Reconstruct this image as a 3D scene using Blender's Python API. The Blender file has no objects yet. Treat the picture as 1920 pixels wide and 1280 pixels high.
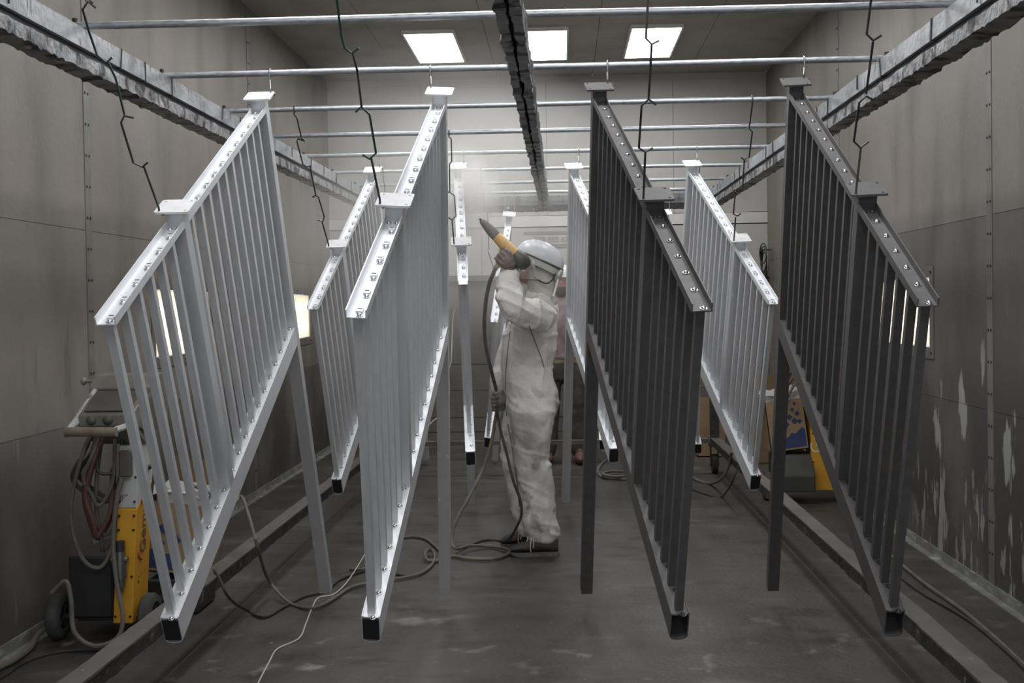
import bpy, bmesh, math, random
from mathutils import Matrix, Vector, noise
random.seed(7)
S = bpy.context.scene
COL = S.collection
PI = math.pi

# ------------------------------------------------------------------ camera, world, exposure
F_PX, YAW, PITCH, ROLL, PY, CAM_H = 2200.0, 0.04284, 0.01965, -0.01489, 613.4, 1.42
def cam_axes():
    cy, sy, cp, sp = math.cos(YAW), math.sin(YAW), math.cos(PITCH), math.sin(PITCH)
    fw = Vector((-sy*cp, cy*cp, -sp)); r = Vector((cy, sy, 0)); u = r.cross(fw)
    cr, sr = math.cos(ROLL), math.sin(ROLL)
    return r*cr + u*sr, u*cr - r*sr, fw
CR, CU, CF = cam_axes()
cam = bpy.data.cameras.new('camera'); co = bpy.data.objects.new('camera', cam); COL.objects.link(co)
m = Matrix((CR, CU, -CF)).transposed().to_4x4(); m.translation = (0, 0, CAM_H); co.matrix_world = m
cam.sensor_width = 36.0; cam.lens = 36.0*F_PX/1920; cam.shift_y = -(640-PY)/1920; cam.clip_start = 0.05
S.camera = co
w = bpy.data.worlds.new('world'); S.world = w; w.use_nodes = True
w.node_tree.nodes['Background'].inputs[0].default_value = (0.86, 0.93, 1.0, 1)
w.node_tree.nodes['Background'].inputs[1].default_value = 1.15
S.view_settings.view_transform = 'Standard'; S.view_settings.look = 'None'
S.view_settings.exposure = 0.15; S.view_settings.gamma = 1.0; S.view_settings.use_curve_mapping = False
CEIL_LAMP, WALL_TUBE = 14.0, 4.2
S.cycles.volume_bounces = 3

def ray(px, py):
    return CF + CR*((px-960)/F_PX) - CU*((py-PY)/F_PX)
def at(px, py, x=None, y=None, z=None):
    d = ray(px, py)
    t = x/d.x if x is not None else y/d.y if y is not None else (z-CAM_H)/d.z
    return Vector((d.x*t, d.y*t, d.z*t + CAM_H))

# ------------------------------------------------------------------ materials
def newmat(name):
    mt = bpy.data.materials.new(name); mt.use_nodes = True
    nt = mt.node_tree; b = nt.nodes['Principled BSDF']; return mt, nt, b
def rgba(c): return (c[0], c[1], c[2], 1)
def mat(name, c1, c2=None, scale=6.0, rough=0.5, rough2=None, metal=0.0, bump=0.0, bscale=60.0, lo=0.35, hi=0.65, stretch=None, spec=None, detail=6):
    mt, nt, b = newmat(name)
    b.inputs['Roughness'].default_value = rough; b.inputs['Metallic'].default_value = metal
    if spec is not None: b.inputs['Specular IOR Level'].default_value = spec
    tc = nt.nodes.new('ShaderNodeTexCoord'); vec = tc.outputs['Object']
    if stretch:
        mp = nt.nodes.new('ShaderNodeMapping'); mp.inputs['Scale'].default_value = stretch
        nt.links.new(vec, mp.inputs[0]); vec = mp.outputs[0]
    if c2 is None: c2 = tuple(x*0.85 for x in c1)
    n = nt.nodes.new('ShaderNodeTexNoise'); n.inputs['Scale'].default_value = scale; n.inputs['Detail'].default_value = detail
    nt.links.new(vec, n.inputs['Vector'])
    r = nt.nodes.new('ShaderNodeValToRGB'); r.color_ramp.elements[0].position = lo; r.color_ramp.elements[1].position = hi
    r.color_ramp.elements[0].color = rgba(c1); r.color_ramp.elements[1].color = rgba(c2)
    nt.links.new(n.outputs[0], r.inputs[0]); nt.links.new(r.outputs[0], b.inputs['Base Color'])
    if rough2 is not None:
        mr = nt.nodes.new('ShaderNodeMapRange'); mr.inputs[1].default_value = lo; mr.inputs[2].default_value = hi
        mr.inputs[3].default_value = rough; mr.inputs[4].default_value = rough2
        nt.links.new(n.outputs[0], mr.inputs[0]); nt.links.new(mr.outputs[0], b.inputs['Roughness'])
    if bump:
        n2 = nt.nodes.new('ShaderNodeTexNoise'); n2.inputs['Scale'].default_value = bscale; n2.inputs['Detail'].default_value = 5
        nt.links.new(vec, n2.inputs['Vector'])
        bp = nt.nodes.new('ShaderNodeBump'); bp.inputs['Strength'].default_value = bump; bp.inputs['Distance'].default_value = 0.01
        nt.links.new(n2.outputs[0], bp.inputs['Height']); nt.links.new(bp.outputs[0], b.inputs['Normal'])
    return mt
def emis(name, c, s):
    mt, nt, b = newmat(name)
    b.inputs['Base Color'].default_value = rgba(c); b.inputs['Emission Color'].default_value = rgba(c)
    b.inputs['Emission Strength'].default_value = s
    return mt

def layered(name, base, cols, rough=0.6, metal=0.0, bump=0.15):
    """base (c1,c2,scale) + list of mask layers (colour, scale, lo, hi, stretch, region) laid over it in world space;
    region = (axis, start, end) fades the layer in along one axis."""
    mt, nt, b = newmat(name)
    L = nt.links.new
    geo = nt.nodes.new('ShaderNodeNewGeometry'); pos = geo.outputs['Position']
    sep = nt.nodes.new('ShaderNodeSeparateXYZ'); L(pos, sep.inputs[0])
    def nz(scale, stretch=None, detail=7, off=0.0):
        v = pos
        mp = nt.nodes.new('ShaderNodeMapping'); mp.inputs['Scale'].default_value = stretch or (1, 1, 1)
        mp.inputs['Location'].default_value = (off, off*1.7, off*.6); L(v, mp.inputs[0])
        n = nt.nodes.new('ShaderNodeTexNoise'); n.inputs['Scale'].default_value = scale; n.inputs['Detail'].default_value = detail
        L(mp.outputs[0], n.inputs['Vector']); return n.outputs[0]
    r = nt.nodes.new('ShaderNodeValToRGB'); r.color_ramp.elements[0].position = .3; r.color_ramp.elements[1].position = .7
    r.color_ramp.elements[0].color = rgba(base[0]); r.color_ramp.elements[1].color = rgba(base[1])
    L(nz(base[2], base[3] if len(base) > 3 else None), r.inputs[0]); cur = r.outputs[0]
    for k, (c, sc, lo, hi, st, regs) in enumerate(cols):
        mr = nt.nodes.new('ShaderNodeMapRange'); mr.inputs[1].default_value = lo; mr.inputs[2].default_value = hi
        L(nz(sc, st, off=3.1*k+1), mr.inputs[0]); fac = mr.outputs[0]
        for rg in regs:
            m2 = nt.nodes.new('ShaderNodeMapRange'); m2.inputs[1].default_value = rg[1]; m2.inputs[2].default_value = rg[2]
            L(sep.outputs[rg[0]], m2.inputs[0])
            mm = nt.nodes.new('ShaderNodeMath'); mm.operation = 'MULTIPLY'; L(fac, mm.inputs[0]); L(m2.outputs[0], mm.inputs[1]); fac = mm.outputs[0]
        mx = nt.nodes.new('ShaderNodeMix'); mx.data_type = 'RGBA'; L(fac, mx.inputs[0]); L(cur, mx.inputs[6]); mx.inputs[7].default_value = rgba(c); cur = mx.outputs[2]
    L(cur, b.inputs['Base Color']); b.inputs['Roughness'].default_value = rough; b.inputs['Metallic'].default_value = metal
    if bump:
        bp = nt.nodes.new('ShaderNodeBump'); bp.inputs['Strength'].default_value = bump; bp.inputs['Distance'].default_value = 0.01
        L(nz(38), bp.inputs['Height']); L(bp.outputs[0], b.inputs['Normal'])
    return mt

M = {}
M['wall'] = layered('dusty_wall_sheet', ((.21, .184, .158), (.268, .237, .205), 1.3), [
    ((.155, .138, .12), 3.0, .48, .75, (1, 1, .35), []),
    ((.34, .33, .31), 5.0, .68, .74, (1.6, 1.6, .35), [(2, 1.2, .2)]),
    ((.12, .11, .098), 9.0, .62, .72, (1, 1, .25), [(2, 2.2, .6)])], rough=.55, metal=.25)
M['wall_lower_left'] = layered('lower_left_wall_sheet', ((.150, .137, .122), (.205, .186, .166), 1.3), [
    ((.09, .084, .077), 3.0, .45, .75, (1, 1, .35), []), ((.088, .083, .076), 1.7, .32, .55, (1, 1, .6), [(2, .95, .3)]),  # second layer darkens the sheet towards the floor
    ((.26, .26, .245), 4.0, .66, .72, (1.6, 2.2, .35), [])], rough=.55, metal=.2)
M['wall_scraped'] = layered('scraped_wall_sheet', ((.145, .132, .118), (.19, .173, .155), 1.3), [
    ((.10, .094, .085), 3.0, .48, .75, (1, 1, .35), []), ((.082, .078, .073), 1.7, .30, .52, (1, 1, .6), [(2, 1.75, .9)]),  # second layer makes the sheet darker towards the bottom
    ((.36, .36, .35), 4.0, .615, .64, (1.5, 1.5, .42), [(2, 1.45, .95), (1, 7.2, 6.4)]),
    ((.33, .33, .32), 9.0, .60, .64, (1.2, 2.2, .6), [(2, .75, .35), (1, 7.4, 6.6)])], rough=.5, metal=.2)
M['wall_back'] = layered('pale_back_wall', ((.40, .39, .365), (.46, .45, .42), 1.0), [
    ((.33, .32, .30), 2.5, .55, .8, None, [])], rough=.55)
M['wall_strip'] = mat('white_back_strip', (.62, .61, .58), (.56, .55, .52), rough=.5)
M['wall_low'] = layered('dark_filter_panel', ((.115, .105, .092), (.15, .138, .12), 2.0), [
    ((.09, .083, .074), 5, .5, .8, (1, 1, .4), [])], rough=.7, bump=.25)
M['gap'] = mat('dark_joint', (.03, .028, .025), rough=.9)
M['ceiling'] = layered('ceiling_sheet', ((.30, .275, .245), (.37, .34, .305), 1.2), [((.24, .22, .195), 3, .5, .8, None, [])], rough=.6)
M['floor'] = layered('powder_stained_floor', ((.053, .044, .0375), (.084, .071, .061), 2.2), [
    ((.034, .030, .027), 4.0, .5, .72, (1, 1.6, 1), []),
    ((.118, .102, .089), 3.2, .58, .72, (.7, 1.6, 1), []),
    ((.26, .25, .24), 4.2, .62, .74, (1.3, 1.1, 1), [(1, 6.4, 4.8)]),
    ((.22, .21, .195), 17.0, .70, .76, (1.2, .8, 1), [])], rough=.55, bump=.35)
M['joint'] = mat('floor_joint_dust', (.19, .178, .16), rough=.8)
M['seam'] = mat('seam_strip_sheet', (.23, .215, .19), (.17, .16, .14), rough=.5, metal=.25)
M['rivet'] = mat('dark_rivet', (.05, .047, .043), rough=.5, metal=.5)
M['base'] = layered('floor_angle_trim', ((.16, .155, .145), (.26, .26, .25), 8), [((.42, .43, .42), 10, .55, .7, (1, 1, 3), [])], rough=.6)
def brushed(name, c1, c2, rough, metal):
    return mat(name, c1, c2, scale=14, rough=rough, rough2=rough+.12, metal=metal, bump=.04, bscale=120, stretch=(6, 6, 1.2), lo=.3, hi=.7)
M['alu'] = brushed('mill_aluminium', (.66, .67, .70), (.76, .77, .79), .38, .40)
M['alu_post'] = layered('mill_aluminium_post', ((.60, .61, .63), (.69, .70, .72), 3), [((.86, .87, .88), 4.5, .665, .69, (2.5, 2.5, .8), [])], rough=.4, metal=.40, bump=.03)
M['alu_bright'] = brushed('bright_aluminium_channel', (.74, .75, .785), (.80, .81, .84), .4, .3)
M['plate_white'] = mat('powder_white_plate', (.80, .79, .80), (.70, .69, .705), scale=25, rough=.6, lo=.45, hi=.7)
M['dark'] = mat('gunmetal_powder_coat', (.094, .089, .087), (.112, .106, .104), scale=30, rough=.55, bump=.05, bscale=300)
M['dark_top'] = M['dark']
M['screw'] = mat('bright_zinc_screw', (.8, .8, .82), (.6, .6, .62), rough=.22, metal=1.0)
M['slot'] = mat('slot_and_tube_shade', (.012, .012, .015), rough=.6)
M['hollow'] = mat('dull_tube_inside', (.10, .10, .105), rough=.7, metal=.2)
M['hook'] = mat('blackened_wire', (.05, .05, .052), (.12, .12, .125), scale=18, rough=.4, metal=.6)
M['hook_green'] = mat('green_coated_wire', (.02, .06, .045), (.04, .09, .07), rough=.4, metal=.3)
M['hook_bare'] = mat('bare_steel_wire', (.22, .22, .22), (.34, .33, .32), rough=.35, metal=.8)
M['bar'] = mat('galvanised_bar', (.42, .44, .47), (.58, .60, .63), scale=18, rough=.34, rough2=.5, metal=.75, stretch=(2, 8, 8), bump=.02, bscale=40)
M['rail'] = layered('powder_crusted_rail', ((.30, .305, .32), (.40, .405, .42), 4), [
    ((.16, .16, .165), 7, .5, .72, (3, 1, 1), []), ((.06, .06, .063), 16, .64, .70, (1, 2.4, .7), [])], rough=.5, metal=.35, bump=.3)
M['crust'] = layered('flaking_powder_crust', ((.22, .22, .225), (.34, .34, .345), 7), [
    ((.05, .05, .052), 9, .5, .6, (1, 1.6, 1), []), ((.5, .5, .51), 20, .64, .7, None, [])], rough=.6, metal=.2, bump=.8)
M['crust_dark'] = layered('dark_powder_crust', ((.026, .025, .025), (.055, .053, .051), 7), [
    ((.34, .36, .38), 24, .68, .73, (1, .6, 1), []), ((.15, .145, .14), 14, .6, .72, None, [])], rough=.55, bump=.9)
M['rail_top'] = layered('dusty_rail_top', ((.10, .093, .085), (.15, .14, .127), 6), [((.3, .3, .29), 22, .68, .73, None, [])], rough=.7, bump=.4)
M['strap'] = mat('black_strap', (.04, .04, .042), rough=.6)
M['black'] = mat('black_plastic', (.022, .022, .023), (.035, .034, .033), rough=.5)
M['unit_black'] = mat('dusty_black_cover', (.045, .044, .043), (.065, .063, .06), scale=6, rough=.6)
M['rubber'] = mat('dusty_rubber', (.05, .048, .046), (.075, .07, .066), scale=20, rough=.8)
M['yellow'] = mat('yellow_cabinet_paint', (.72, .36, .03), (.60, .29, .025), scale=7, rough=.45, lo=.4, hi=.75)
M['unit_white'] = layered('chipped_white_cabinet', ((.50, .50, .49), (.58, .58, .57), 5), [((.22, .21, .2), 14, .62, .66, None, [])], rough=.5)
M['console'] = mat('dusty_console_sheet', (.20, .185, .16), (.26, .24, .21), scale=8, rough=.55, metal=.2)
M['console_dark'] = mat('dark_console_side', (.09, .083, .073), (.13, .12, .105), scale=8, rough=.6)
M['bar_brown'] = mat('dusty_handle', (.20, .165, .115), (.26, .22, .16), scale=20, rough=.6)
M['letter'] = mat('grey_lettering', (.11, .10, .085), rough=.6)
M['letter_white'] = mat('white_lettering', (.8, .78, .72), rough=.6)
M['letter_red'] = mat('red_mark', (.55, .06, .03), rough=.6)
M['card'] = mat('corrugated_cardboard', (.30, .205, .12), (.35, .245, .145), scale=5, rough=.85, bump=.06, stretch=(1, 1, 6))
M['card_dark'] = mat('cardboard_flap', (.125, .08, .038), (.16, .105, .05), scale=6, rough=.9)
M['blue'] = mat('blue_print', (.035, .05, .14), (.05, .065, .17), rough=.8)
M['film'] = mat('dusty_plastic_liner', (.62, .62, .62), (.72, .72, .72), scale=12, rough=.3, bump=.5, bscale=25)
M['hose'] = mat('dusty_tan_hose', (.145, .122, .095), (.20, .17, .13), scale=15, rough=.6)
M['hose_grey'] = mat('dusty_grey_hose', (.12, .11, .095), (.17, .155, .135), scale=15, rough=.6)
M['hose_red'] = mat('dull_red_hose', (.12, .055, .045), (.15, .07, .055), scale=15, rough=.6)
M['hose_black'] = mat('black_cable', (.03, .03, .03), (.055, .052, .048), scale=15, rough=.6)
M['wire_white'] = mat('white_ground_wire', (.72, .68, .58), rough=.6)
M['coverall'] = layered('dirty_white_coverall', ((.72, .69, .64), (.80, .775, .73), 4), [
    ((.36, .34, .315), 4.5, .46, .72, None, [(2, 1.55, .75)]), ((.27, .25, .23), 11, .58, .72, None, [(2, 1.2, .6)]),
    ((.30, .285, .265), 7, .5, .75, None, [(2, .45, .1)])], rough=.85, bump=.5)
M['seamline'] = mat('coverall_seam', (.22, .21, .19), rough=.9)
M['gaiter'] = mat('pale_green_neck_hood', (.56, .55, .49), (.48, .475, .42), scale=12, rough=.85, bump=.4, bscale=18)
M['skin'] = mat('skin', (.42, .22, .16), (.36, .18, .13), scale=14, rough=.5)
M['glove'] = mat('dirty_work_glove', (.17, .14, .12), (.28, .235, .21), scale=22, rough=.8, bump=.4, bscale=40)
M['helmet'] = mat('pale_grey_helmet', (.60, .60, .63), (.66, .66, .69), scale=6, rough=.3)
M['helmet_trim'] = mat('ivory_bracket', (.52, .52, .48), (.44, .44, .41), scale=20, rough=.45)
M['shoe'] = mat('worn_brown_shoe', (.035, .03, .028), (.11, .062, .038), scale=26, rough=.7)
M['shoe_dark'] = mat('dark_canvas_toe', (.045, .047, .055), (.08, .08, .088), scale=30, rough=.8)
M['sole'] = mat('dirty_shoe_sole', (.15, .14, .128), (.09, .085, .078), scale=30, rough=.8)
M['lace'] = mat('grey_lace', (.52, .52, .5), rough=.8)
M['gun_grey'] = mat('grey_gun_barrel', (.27, .265, .24), (.21, .20, .185), scale=18, rough=.55)
M['gun_yellow'] = mat('dusty_yellow_gun', (.62, .38, .13), (.70, .46, .20), scale=20, rough=.45)
M['gun_olive'] = mat('olive_gun_back', (.075, .075, .06), (.11, .11, .09), scale=18, rough=.45)
M['pink'] = mat('faded_pink_shirt', (.36, .255, .27), (.29, .205, .22), scale=9, rough=.85, bump=.5, bscale=16)
M['khaki'] = mat('khaki_belt', (.40, .34, .2), rough=.8)
M['pants'] = mat('dark_work_trousers', (.075, .068, .06), (.10, .09, .08), scale=9, rough=.9, bump=.4, bscale=14)
M['hair'] = mat('dark_brown_hair', (.04, .028, .02), (.06, .04, .03), scale=60, rough=.7)
M['boot'] = mat('reddish_brown_boot', (.19, .10, .075), (.14, .075, .055), scale=16, rough=.6)
M['sign_dark'] = mat('faded_sign_print', (.235, .228, .215), (.27, .262, .247), scale=14, rough=.7)
M['housing'] = mat('white_lamp_housing', (.85, .84, .78), rough=.5)
M['frame'] = mat('lamp_frame_sheet', (.20, .187, .165), (.15, .14, .125), scale=7, rough=.5, metal=.3)
M['tube'] = emis('fluorescent_tube', (1.0, .95, .84), WALL_TUBE)
M['diffuser'] = emis('ceiling_diffuser', (.97, .985, 1.0), CEIL_LAMP)
mt, nt, b = newmat('lamp_pane'); nt.nodes.remove(b)
tr = nt.nodes.new('ShaderNodeBsdfTransparent'); tl = nt.nodes.new('ShaderNodeBsdfTranslucent'); gl = nt.nodes.new('ShaderNodeBsdfGlossy')
gl.inputs['Roughness'].default_value = .15; tl.inputs[0].default_value = (.95, .92, .84, 1)
x1 = nt.nodes.new('ShaderNodeMixShader'); x1.inputs[0].default_value = .30; nt.links.new(tr.outputs[0], x1.inputs[1]); nt.links.new(tl.outputs[0], x1.inputs[2])
x2 = nt.nodes.new('ShaderNodeMixShader'); x2.inputs[0].default_value = .06; nt.links.new(x1.outputs[0], x2.inputs[1]); nt.links.new(gl.outputs[0], x2.inputs[2])
nt.links.new(x2.outputs[0], nt.nodes['Material Output'].inputs[0]); M['pane'] = mt
mt, nt, b = newmat('clear_visor'); nt.nodes.remove(b)
tr = nt.nodes.new('ShaderNodeBsdfTransparent'); gl = nt.nodes.new('ShaderNodeBsdfGlossy'); df = nt.nodes.new('ShaderNodeBsdfDiffuse')
gl.inputs['Roughness'].default_value = .05; df.inputs[0].default_value = (.7, .7, .72, 1)
x1 = nt.nodes.new('ShaderNodeMixShader'); x1.inputs[0].default_value = .16; nt.links.new(tr.outputs[0], x1.inputs[1]); nt.links.new(df.outputs[0], x1.inputs[2])
x2 = nt.nodes.new('ShaderNodeMixShader'); x2.inputs[0].default_value = .34; nt.links.new(x1.outputs[0], x2.inputs[1]); nt.links.new(gl.outputs[0], x2.inputs[2])
nt.links.new(x2.outputs[0], nt.nodes['Material Output'].inputs[0]); M['visor'] = mt

# ------------------------------------------------------------------ mesh builder
class G:
    def __init__(s): s.v = []; s.f = []
    def add(s, vs, fs):
        o = len(s.v); s.v += [tuple(v) for v in vs]; s.f += [tuple(i+o for i in f) for f in fs]; return s
    def box(s, x0, x1, y0, y1, z0, z1, mx=None):
        vs = [Vector(p) for p in ((x0,y0,z0),(x1,y0,z0),(x1,y1,z0),(x0,y1,z0),(x0,y0,z1),(x1,y0,z1),(x1,y1,z1),(x0,y1,z1))]
        if mx: vs = [mx @ v for v in vs]
        return s.add(vs, [(0,3,2,1),(4,5,6,7),(0,1,5,4),(1,2,6,5),(2,3,7,6),(3,0,4,7)])
    def ring(s, p, a, bb, ra, rb, n):
        return [p + a*(ra*math.cos(2*PI*k/n)) + bb*(rb*math.sin(2*PI*k/n)) for k in range(n)]
    def rings(s, R, cap=True, closed=False):
        n = len(R[0]); vs = [v for r in R for v in r]; fs = []
        m_ = len(R); rng = range(m_) if closed else range(m_-1)
        for i in rng:
            j = (i+1) % m_
            for k in range(n):
                l = (k+1) % n
                fs.append((i*n+k, i*n+l, j*n+l, j*n+k))
        if cap and not closed:
            fs.append(tuple(range(n-1, -1, -1))); fs.append(tuple((m_-1)*n+k for k in range(n)))
        return s.add(vs, fs)
    def tube(s, pts, r, n=8, closed=False, cap=True):
        pts = [Vector(p) for p in pts]; rr = r if isinstance(r, (list, tuple)) else [r]*len(pts)
        R = []; ref = None
        for i, p in enumerate(pts):
            a = pts[i-1] if (i > 0 or closed) else p; c = pts[(i+1) % len(pts)] if (i < len(pts)-1 or closed) else p
            t = (c-a); t = t.normalized() if t.length > 1e-9 else Vector((0,0,1))
            if ref is None: ref = t.orthogonal().normalized()
            ref = (ref - t*ref.dot(t)); ref = ref.normalized() if ref.length > 1e-6 else t.orthogonal().normalized()
            R.append(s.ring(p, ref, t.cross(ref), rr[i], rr[i], n))
        return s.rings(R, cap, closed)
    def cyl(s, p0, p1, r, n=16, r1=None):
        return s.tube([p0, p1], [r, r if r1 is None else r1], n)
    def ell(s, c, ax, n=16, mrows=10, top=PI, start=0.0):
        """ax = three axis vectors; polar axis is the third"""
        c = Vector(c); A, B, Cc = [Vector(a) for a in ax]; R = []
        for i in range(mrows+1):
            th = start + (top-start)*i/mrows; sn = max(math.sin(th), 1e-3)
            R.append([c + Cc*math.cos(th) + A*(sn*math.cos(2*PI*k/n)) + B*(sn*math.sin(2*PI*k/n)) for k in range(n)])
        return s.rings(R)
    def prism(s, prof, y0, y1, mx=None):
        """profile in (x,z), extruded along y"""
        n = len(prof); vs = [Vector((p[0], y0, p[1])) for p in prof] + [Vector((p[0], y1, p[1])) for p in prof]
        if mx: vs = [mx @ v for v in vs]
        return s.add(vs, [tuple(range(n)), tuple(range(2*n-1, n-1, -1))] + [(k, k+n, (k+1) % n+n, (k+1) % n) for k in range(n)])
    def hollow(s, out, inn, y0, y1):
        n = len(out)
        vs = [(p[0], y0, p[1]) for p in out]+[(p[0], y0, p[1]) for p in inn]+[(p[0], y1, p[1]) for p in out]+[(p[0], y1, p[1]) for p in inn]
        fs = []
        for k in range(n):
            l = (k+1) % n
            fs += [(k, l, n+l, n+k), (2*n+l, 2*n+k, 3*n+k, 3*n+l), (l, k, 2*n+k, 2*n+l), (n+k, n+l, 3*n+l, 3*n+k)]
        return s.add(vs, fs)
    def build(s, name, m, parent=None, smooth=False, local=False, bevel=0.0):
        me = bpy.data.meshes.new(name); me.from_pydata(s.v, [], s.f); me.validate()
        bm = bmesh.new(); bm.from_mesh(me); bmesh.ops.recalc_face_normals(bm, faces=bm.faces)
        if bevel: bmesh.ops.bevel(bm, geom=list(bm.edges), offset=bevel, segments=1, affect='EDGES')
        if smooth:
            for f in bm.faces: f.smooth = True
        bm.to_mesh(me); bm.free()
        if smooth:
            try: me.set_sharp_from_angle(angle=math.radians(42))
            except Exception: pass
        return link(name, me, m, parent, local)
def link(name, me, m, parent=None, local=False):
    if m and not me.materials: me.materials.append(m)
    o = bpy.data.objects.new(name, me); COL.objects.link(o)
    if parent:
        o.parent = parent
        if not local and parent.parent is None: o.matrix_parent_inverse = parent.matrix_basis.inverted()
    return o
def thing(name, label, cat, loc=(0,0,0), group=None, mx=None):
    o = bpy.data.objects.new(name, None); COL.objects.link(o); o.empty_display_size = .05
    if mx is not None: o.matrix_basis = mx
    else: o.location = loc
    o['label'] = label; o['category'] = cat
    if group: o['group'] = group
    return o
def tag(o, label, cat, group=None):
    o['label'] = label; o['category'] = cat
    if group: o['group'] = group
    return o
def structure(name, loc=(0,0,0)):
    o = bpy.data.objects.new(name, None); COL.objects.link(o); o.location = loc; o['kind'] = 'structure'; return o
def spline(pts, k=6):
    P = [Vector(p) for p in pts]; out = []
    for i in range(len(P)-1):
        p0 = P[i-1] if i else P[0]*2-P[1]; p1, p2 = P[i], P[i+1]; p3 = P[i+2] if i+2 < len(P) else P[-1]*2-P[-2]
        for j in range(k):
            t = j/k
            out.append(.5*((2*p1)+(p2-p0)*t+(2*p0-5*p1+4*p2-p3)*t*t+(3*p1-p0-3*p2+p3)*t**3))
    out.append(P[-1]); return out
def rough_box(x0, x1, y0, y1, z0, z1, amp, ny, seed=0.0, nx=2, nz=2, drip=0.0):
    """long box along y with lumpy, flaking skin"""
    g = G(); R = []
    per = [(x0+(x1-x0)*i/nx, z1) for i in range(nx)] + [(x1, z1-(z1-z0)*i/nz) for i in range(nz)] + [(x1-(x1-x0)*i/nx, z0) for i in range(nx)] + [(x0, z0+(z1-z0)*i/nz) for i in range(nz)]
    cx, cz = (x0+x1)/2, (z0+z1)/2
    for j in range(ny+1):
        y = y0+(y1-y0)*j/ny; r = []
        for (x, z) in per:
            v = noise.noise(Vector((x*22+seed, y*9, z*22))) + .6*noise.noise(Vector((x*50, y*31+seed, z*50)))
            dz = -abs(noise.noise(Vector((seed, y*37, x*9)))+.5*noise.noise(Vector((seed, y*90, x*9))))*drip if z <= z0+1e-6 else 0
            r.append(Vector((x+(x-cx)/max(abs(x1-x0)/2, 1e-6)*amp*v, y, z+(z-cz)/max(abs(z1-z0)/2, 1e-6)*amp*v*.6+dz)))
        R.append(r)
    return g.rings(R)

# ------------------------------------------------------------------ room shell
XL, XR, YB, YF, ZC = -2.31, 2.03, 11.64, -3.40, 3.66
YS = [YF, -.40, 2.62, 5.62, 8.64, YB]
ZS = [0, .88, 1.81, ZC]
LAMPS_Y = [1.0, 4.05, 7.08, 10.14]
LZ0, LZ1, LHW = 1.147, 1.533, .515
def wall_side(name, xw, sgn, mwall):
    w_ = structure(name)
    def bx(g, y0, y1, z0, z1, d0, d1):     # d measured from the wall face outwards
        xa, xb = sorted((xw+sgn*d0, xw+sgn*d1)); g.box(xa, xb, y0, y1, z0, z1)
    g = G()
    holes = [y for y in LAMPS_Y if y > 5]; ycur = YF
    for h in holes:
        bx(g, ycur, h-LHW-.005, 0, ZC, .012, .05); bx(g, h-LHW-.005, h+LHW+.005, 0, LZ0-.005, .012, .05); bx(g, h-LHW-.005, h+LHW+.005, LZ1+.005, ZC, .012, .05); ycur = h+LHW+.005
    bx(g, ycur, YB, 0, ZC, .012, .05)
    g.build('backing_sheet', M['gap'], w_)
    e = .0011
    for i in range(len(YS)-1):
        for j in range(3):
            g = G(); y0, y1, z0, z1 = YS[i]+e, YS[i+1]-e, ZS[j]+(e if j else 0), ZS[j+1]-(e if j < 2 else 0)
            hs = [h for h in holes if YS[i] < h < YS[i+1]] if j == 1 else []
            if hs:
                h = hs[0]
                bx(g, y0, h-LHW, z0, z1, 0, .012); bx(g, h+LHW, y1, z0, z1, 0, .012); bx(g, h-LHW, h+LHW, z0, LZ0, 0, .012); bx(g, h-LHW, h+LHW, LZ1, z1, 0, .012)
            else: bx(g, y0, y1, z0, z1, 0, .012)
            g.build('wall_panel', mwall(i, j), w_)
    rv = G()
    for i in range(1, len(YS)-1):
        g = G(); bx(g, YS[i]+.004, YS[i]+.075, .06, ZC-.01, -.003, 0); g.build('seam_strip', M['seam'], w_)
        z = .2
        while z < ZC-.1:
            for dy in (.022, .058):
                c = Vector((xw-sgn*.003, YS[i]+dy, z)); rv.cyl(c+Vector((sgn*.001,0,0)), c-Vector((sgn*.003,0,0)), .0065, 6)
            z += .152
    o = rv.build('rivets', M['rivet'], w_); o['kind'] = 'stuff'
    return w_
wall_side('wall_left', XL, -1, lambda i, j: M['wall'] if j else M['wall_lower_left'])
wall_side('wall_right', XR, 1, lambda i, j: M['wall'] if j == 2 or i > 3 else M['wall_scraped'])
for nm, x, s_ in (('baseboard_left', XL, 1), ('baseboard_right', XR, -1)):
    g = G(); xs = sorted((x, x+s_*.045)); xs2 = sorted((x, x+s_*.006))
    g.box(xs[0], xs[1], YF, YB, 0, .006); g.box(xs2[0], xs2[1], YF, YB, 0.006, .055); g.build(nm, M['base'])['kind'] = 'structure'
# back wall: pale sheets above, one white strip, a signed sheet, a ledge and rows of dark filter panels below
wb = structure('wall_back')
G().box(XL-.05, XR+.05, YB+.02, YB+.06, 0, ZC).build('backing_sheet', M['gap'], wb)
e = .0018
bx_ = [XL, -1.374, -.13, 1.117, XR]
for i in range(4): G().box(bx_[i]+e, bx_[i+1]-e, YB, YB+.02, 2.295, 3.60).build('wall_panel', M['wall_back'], wb)
G().box(XL, XR, YB-.012, YB+.02, 3.60, ZC).build('top_strip', M['wall_back'], wb)
for i in range(3): G().box([XL, -.79, .62][i]+e, [-.79, .62, XR][i]-e, YB-.01, YB+.02, 2.185, 2.29).build('white_strip', M['wall_strip'], wb)
for i in range(3): G().box([XL, -.79, .62][i]+e, [-.79, .62, XR][i]-e, YB, YB+.02, 1.71, 2.175).build('signed_panel', M['wall_back'], wb)
G().box(XL, XR, YB-.05, YB+.02, 1.655, 1.705).build('ledge', M['wall_low'], wb)
zr = [.155, .30, .57, .83, 1.08, 1.37, 1.65]
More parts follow.
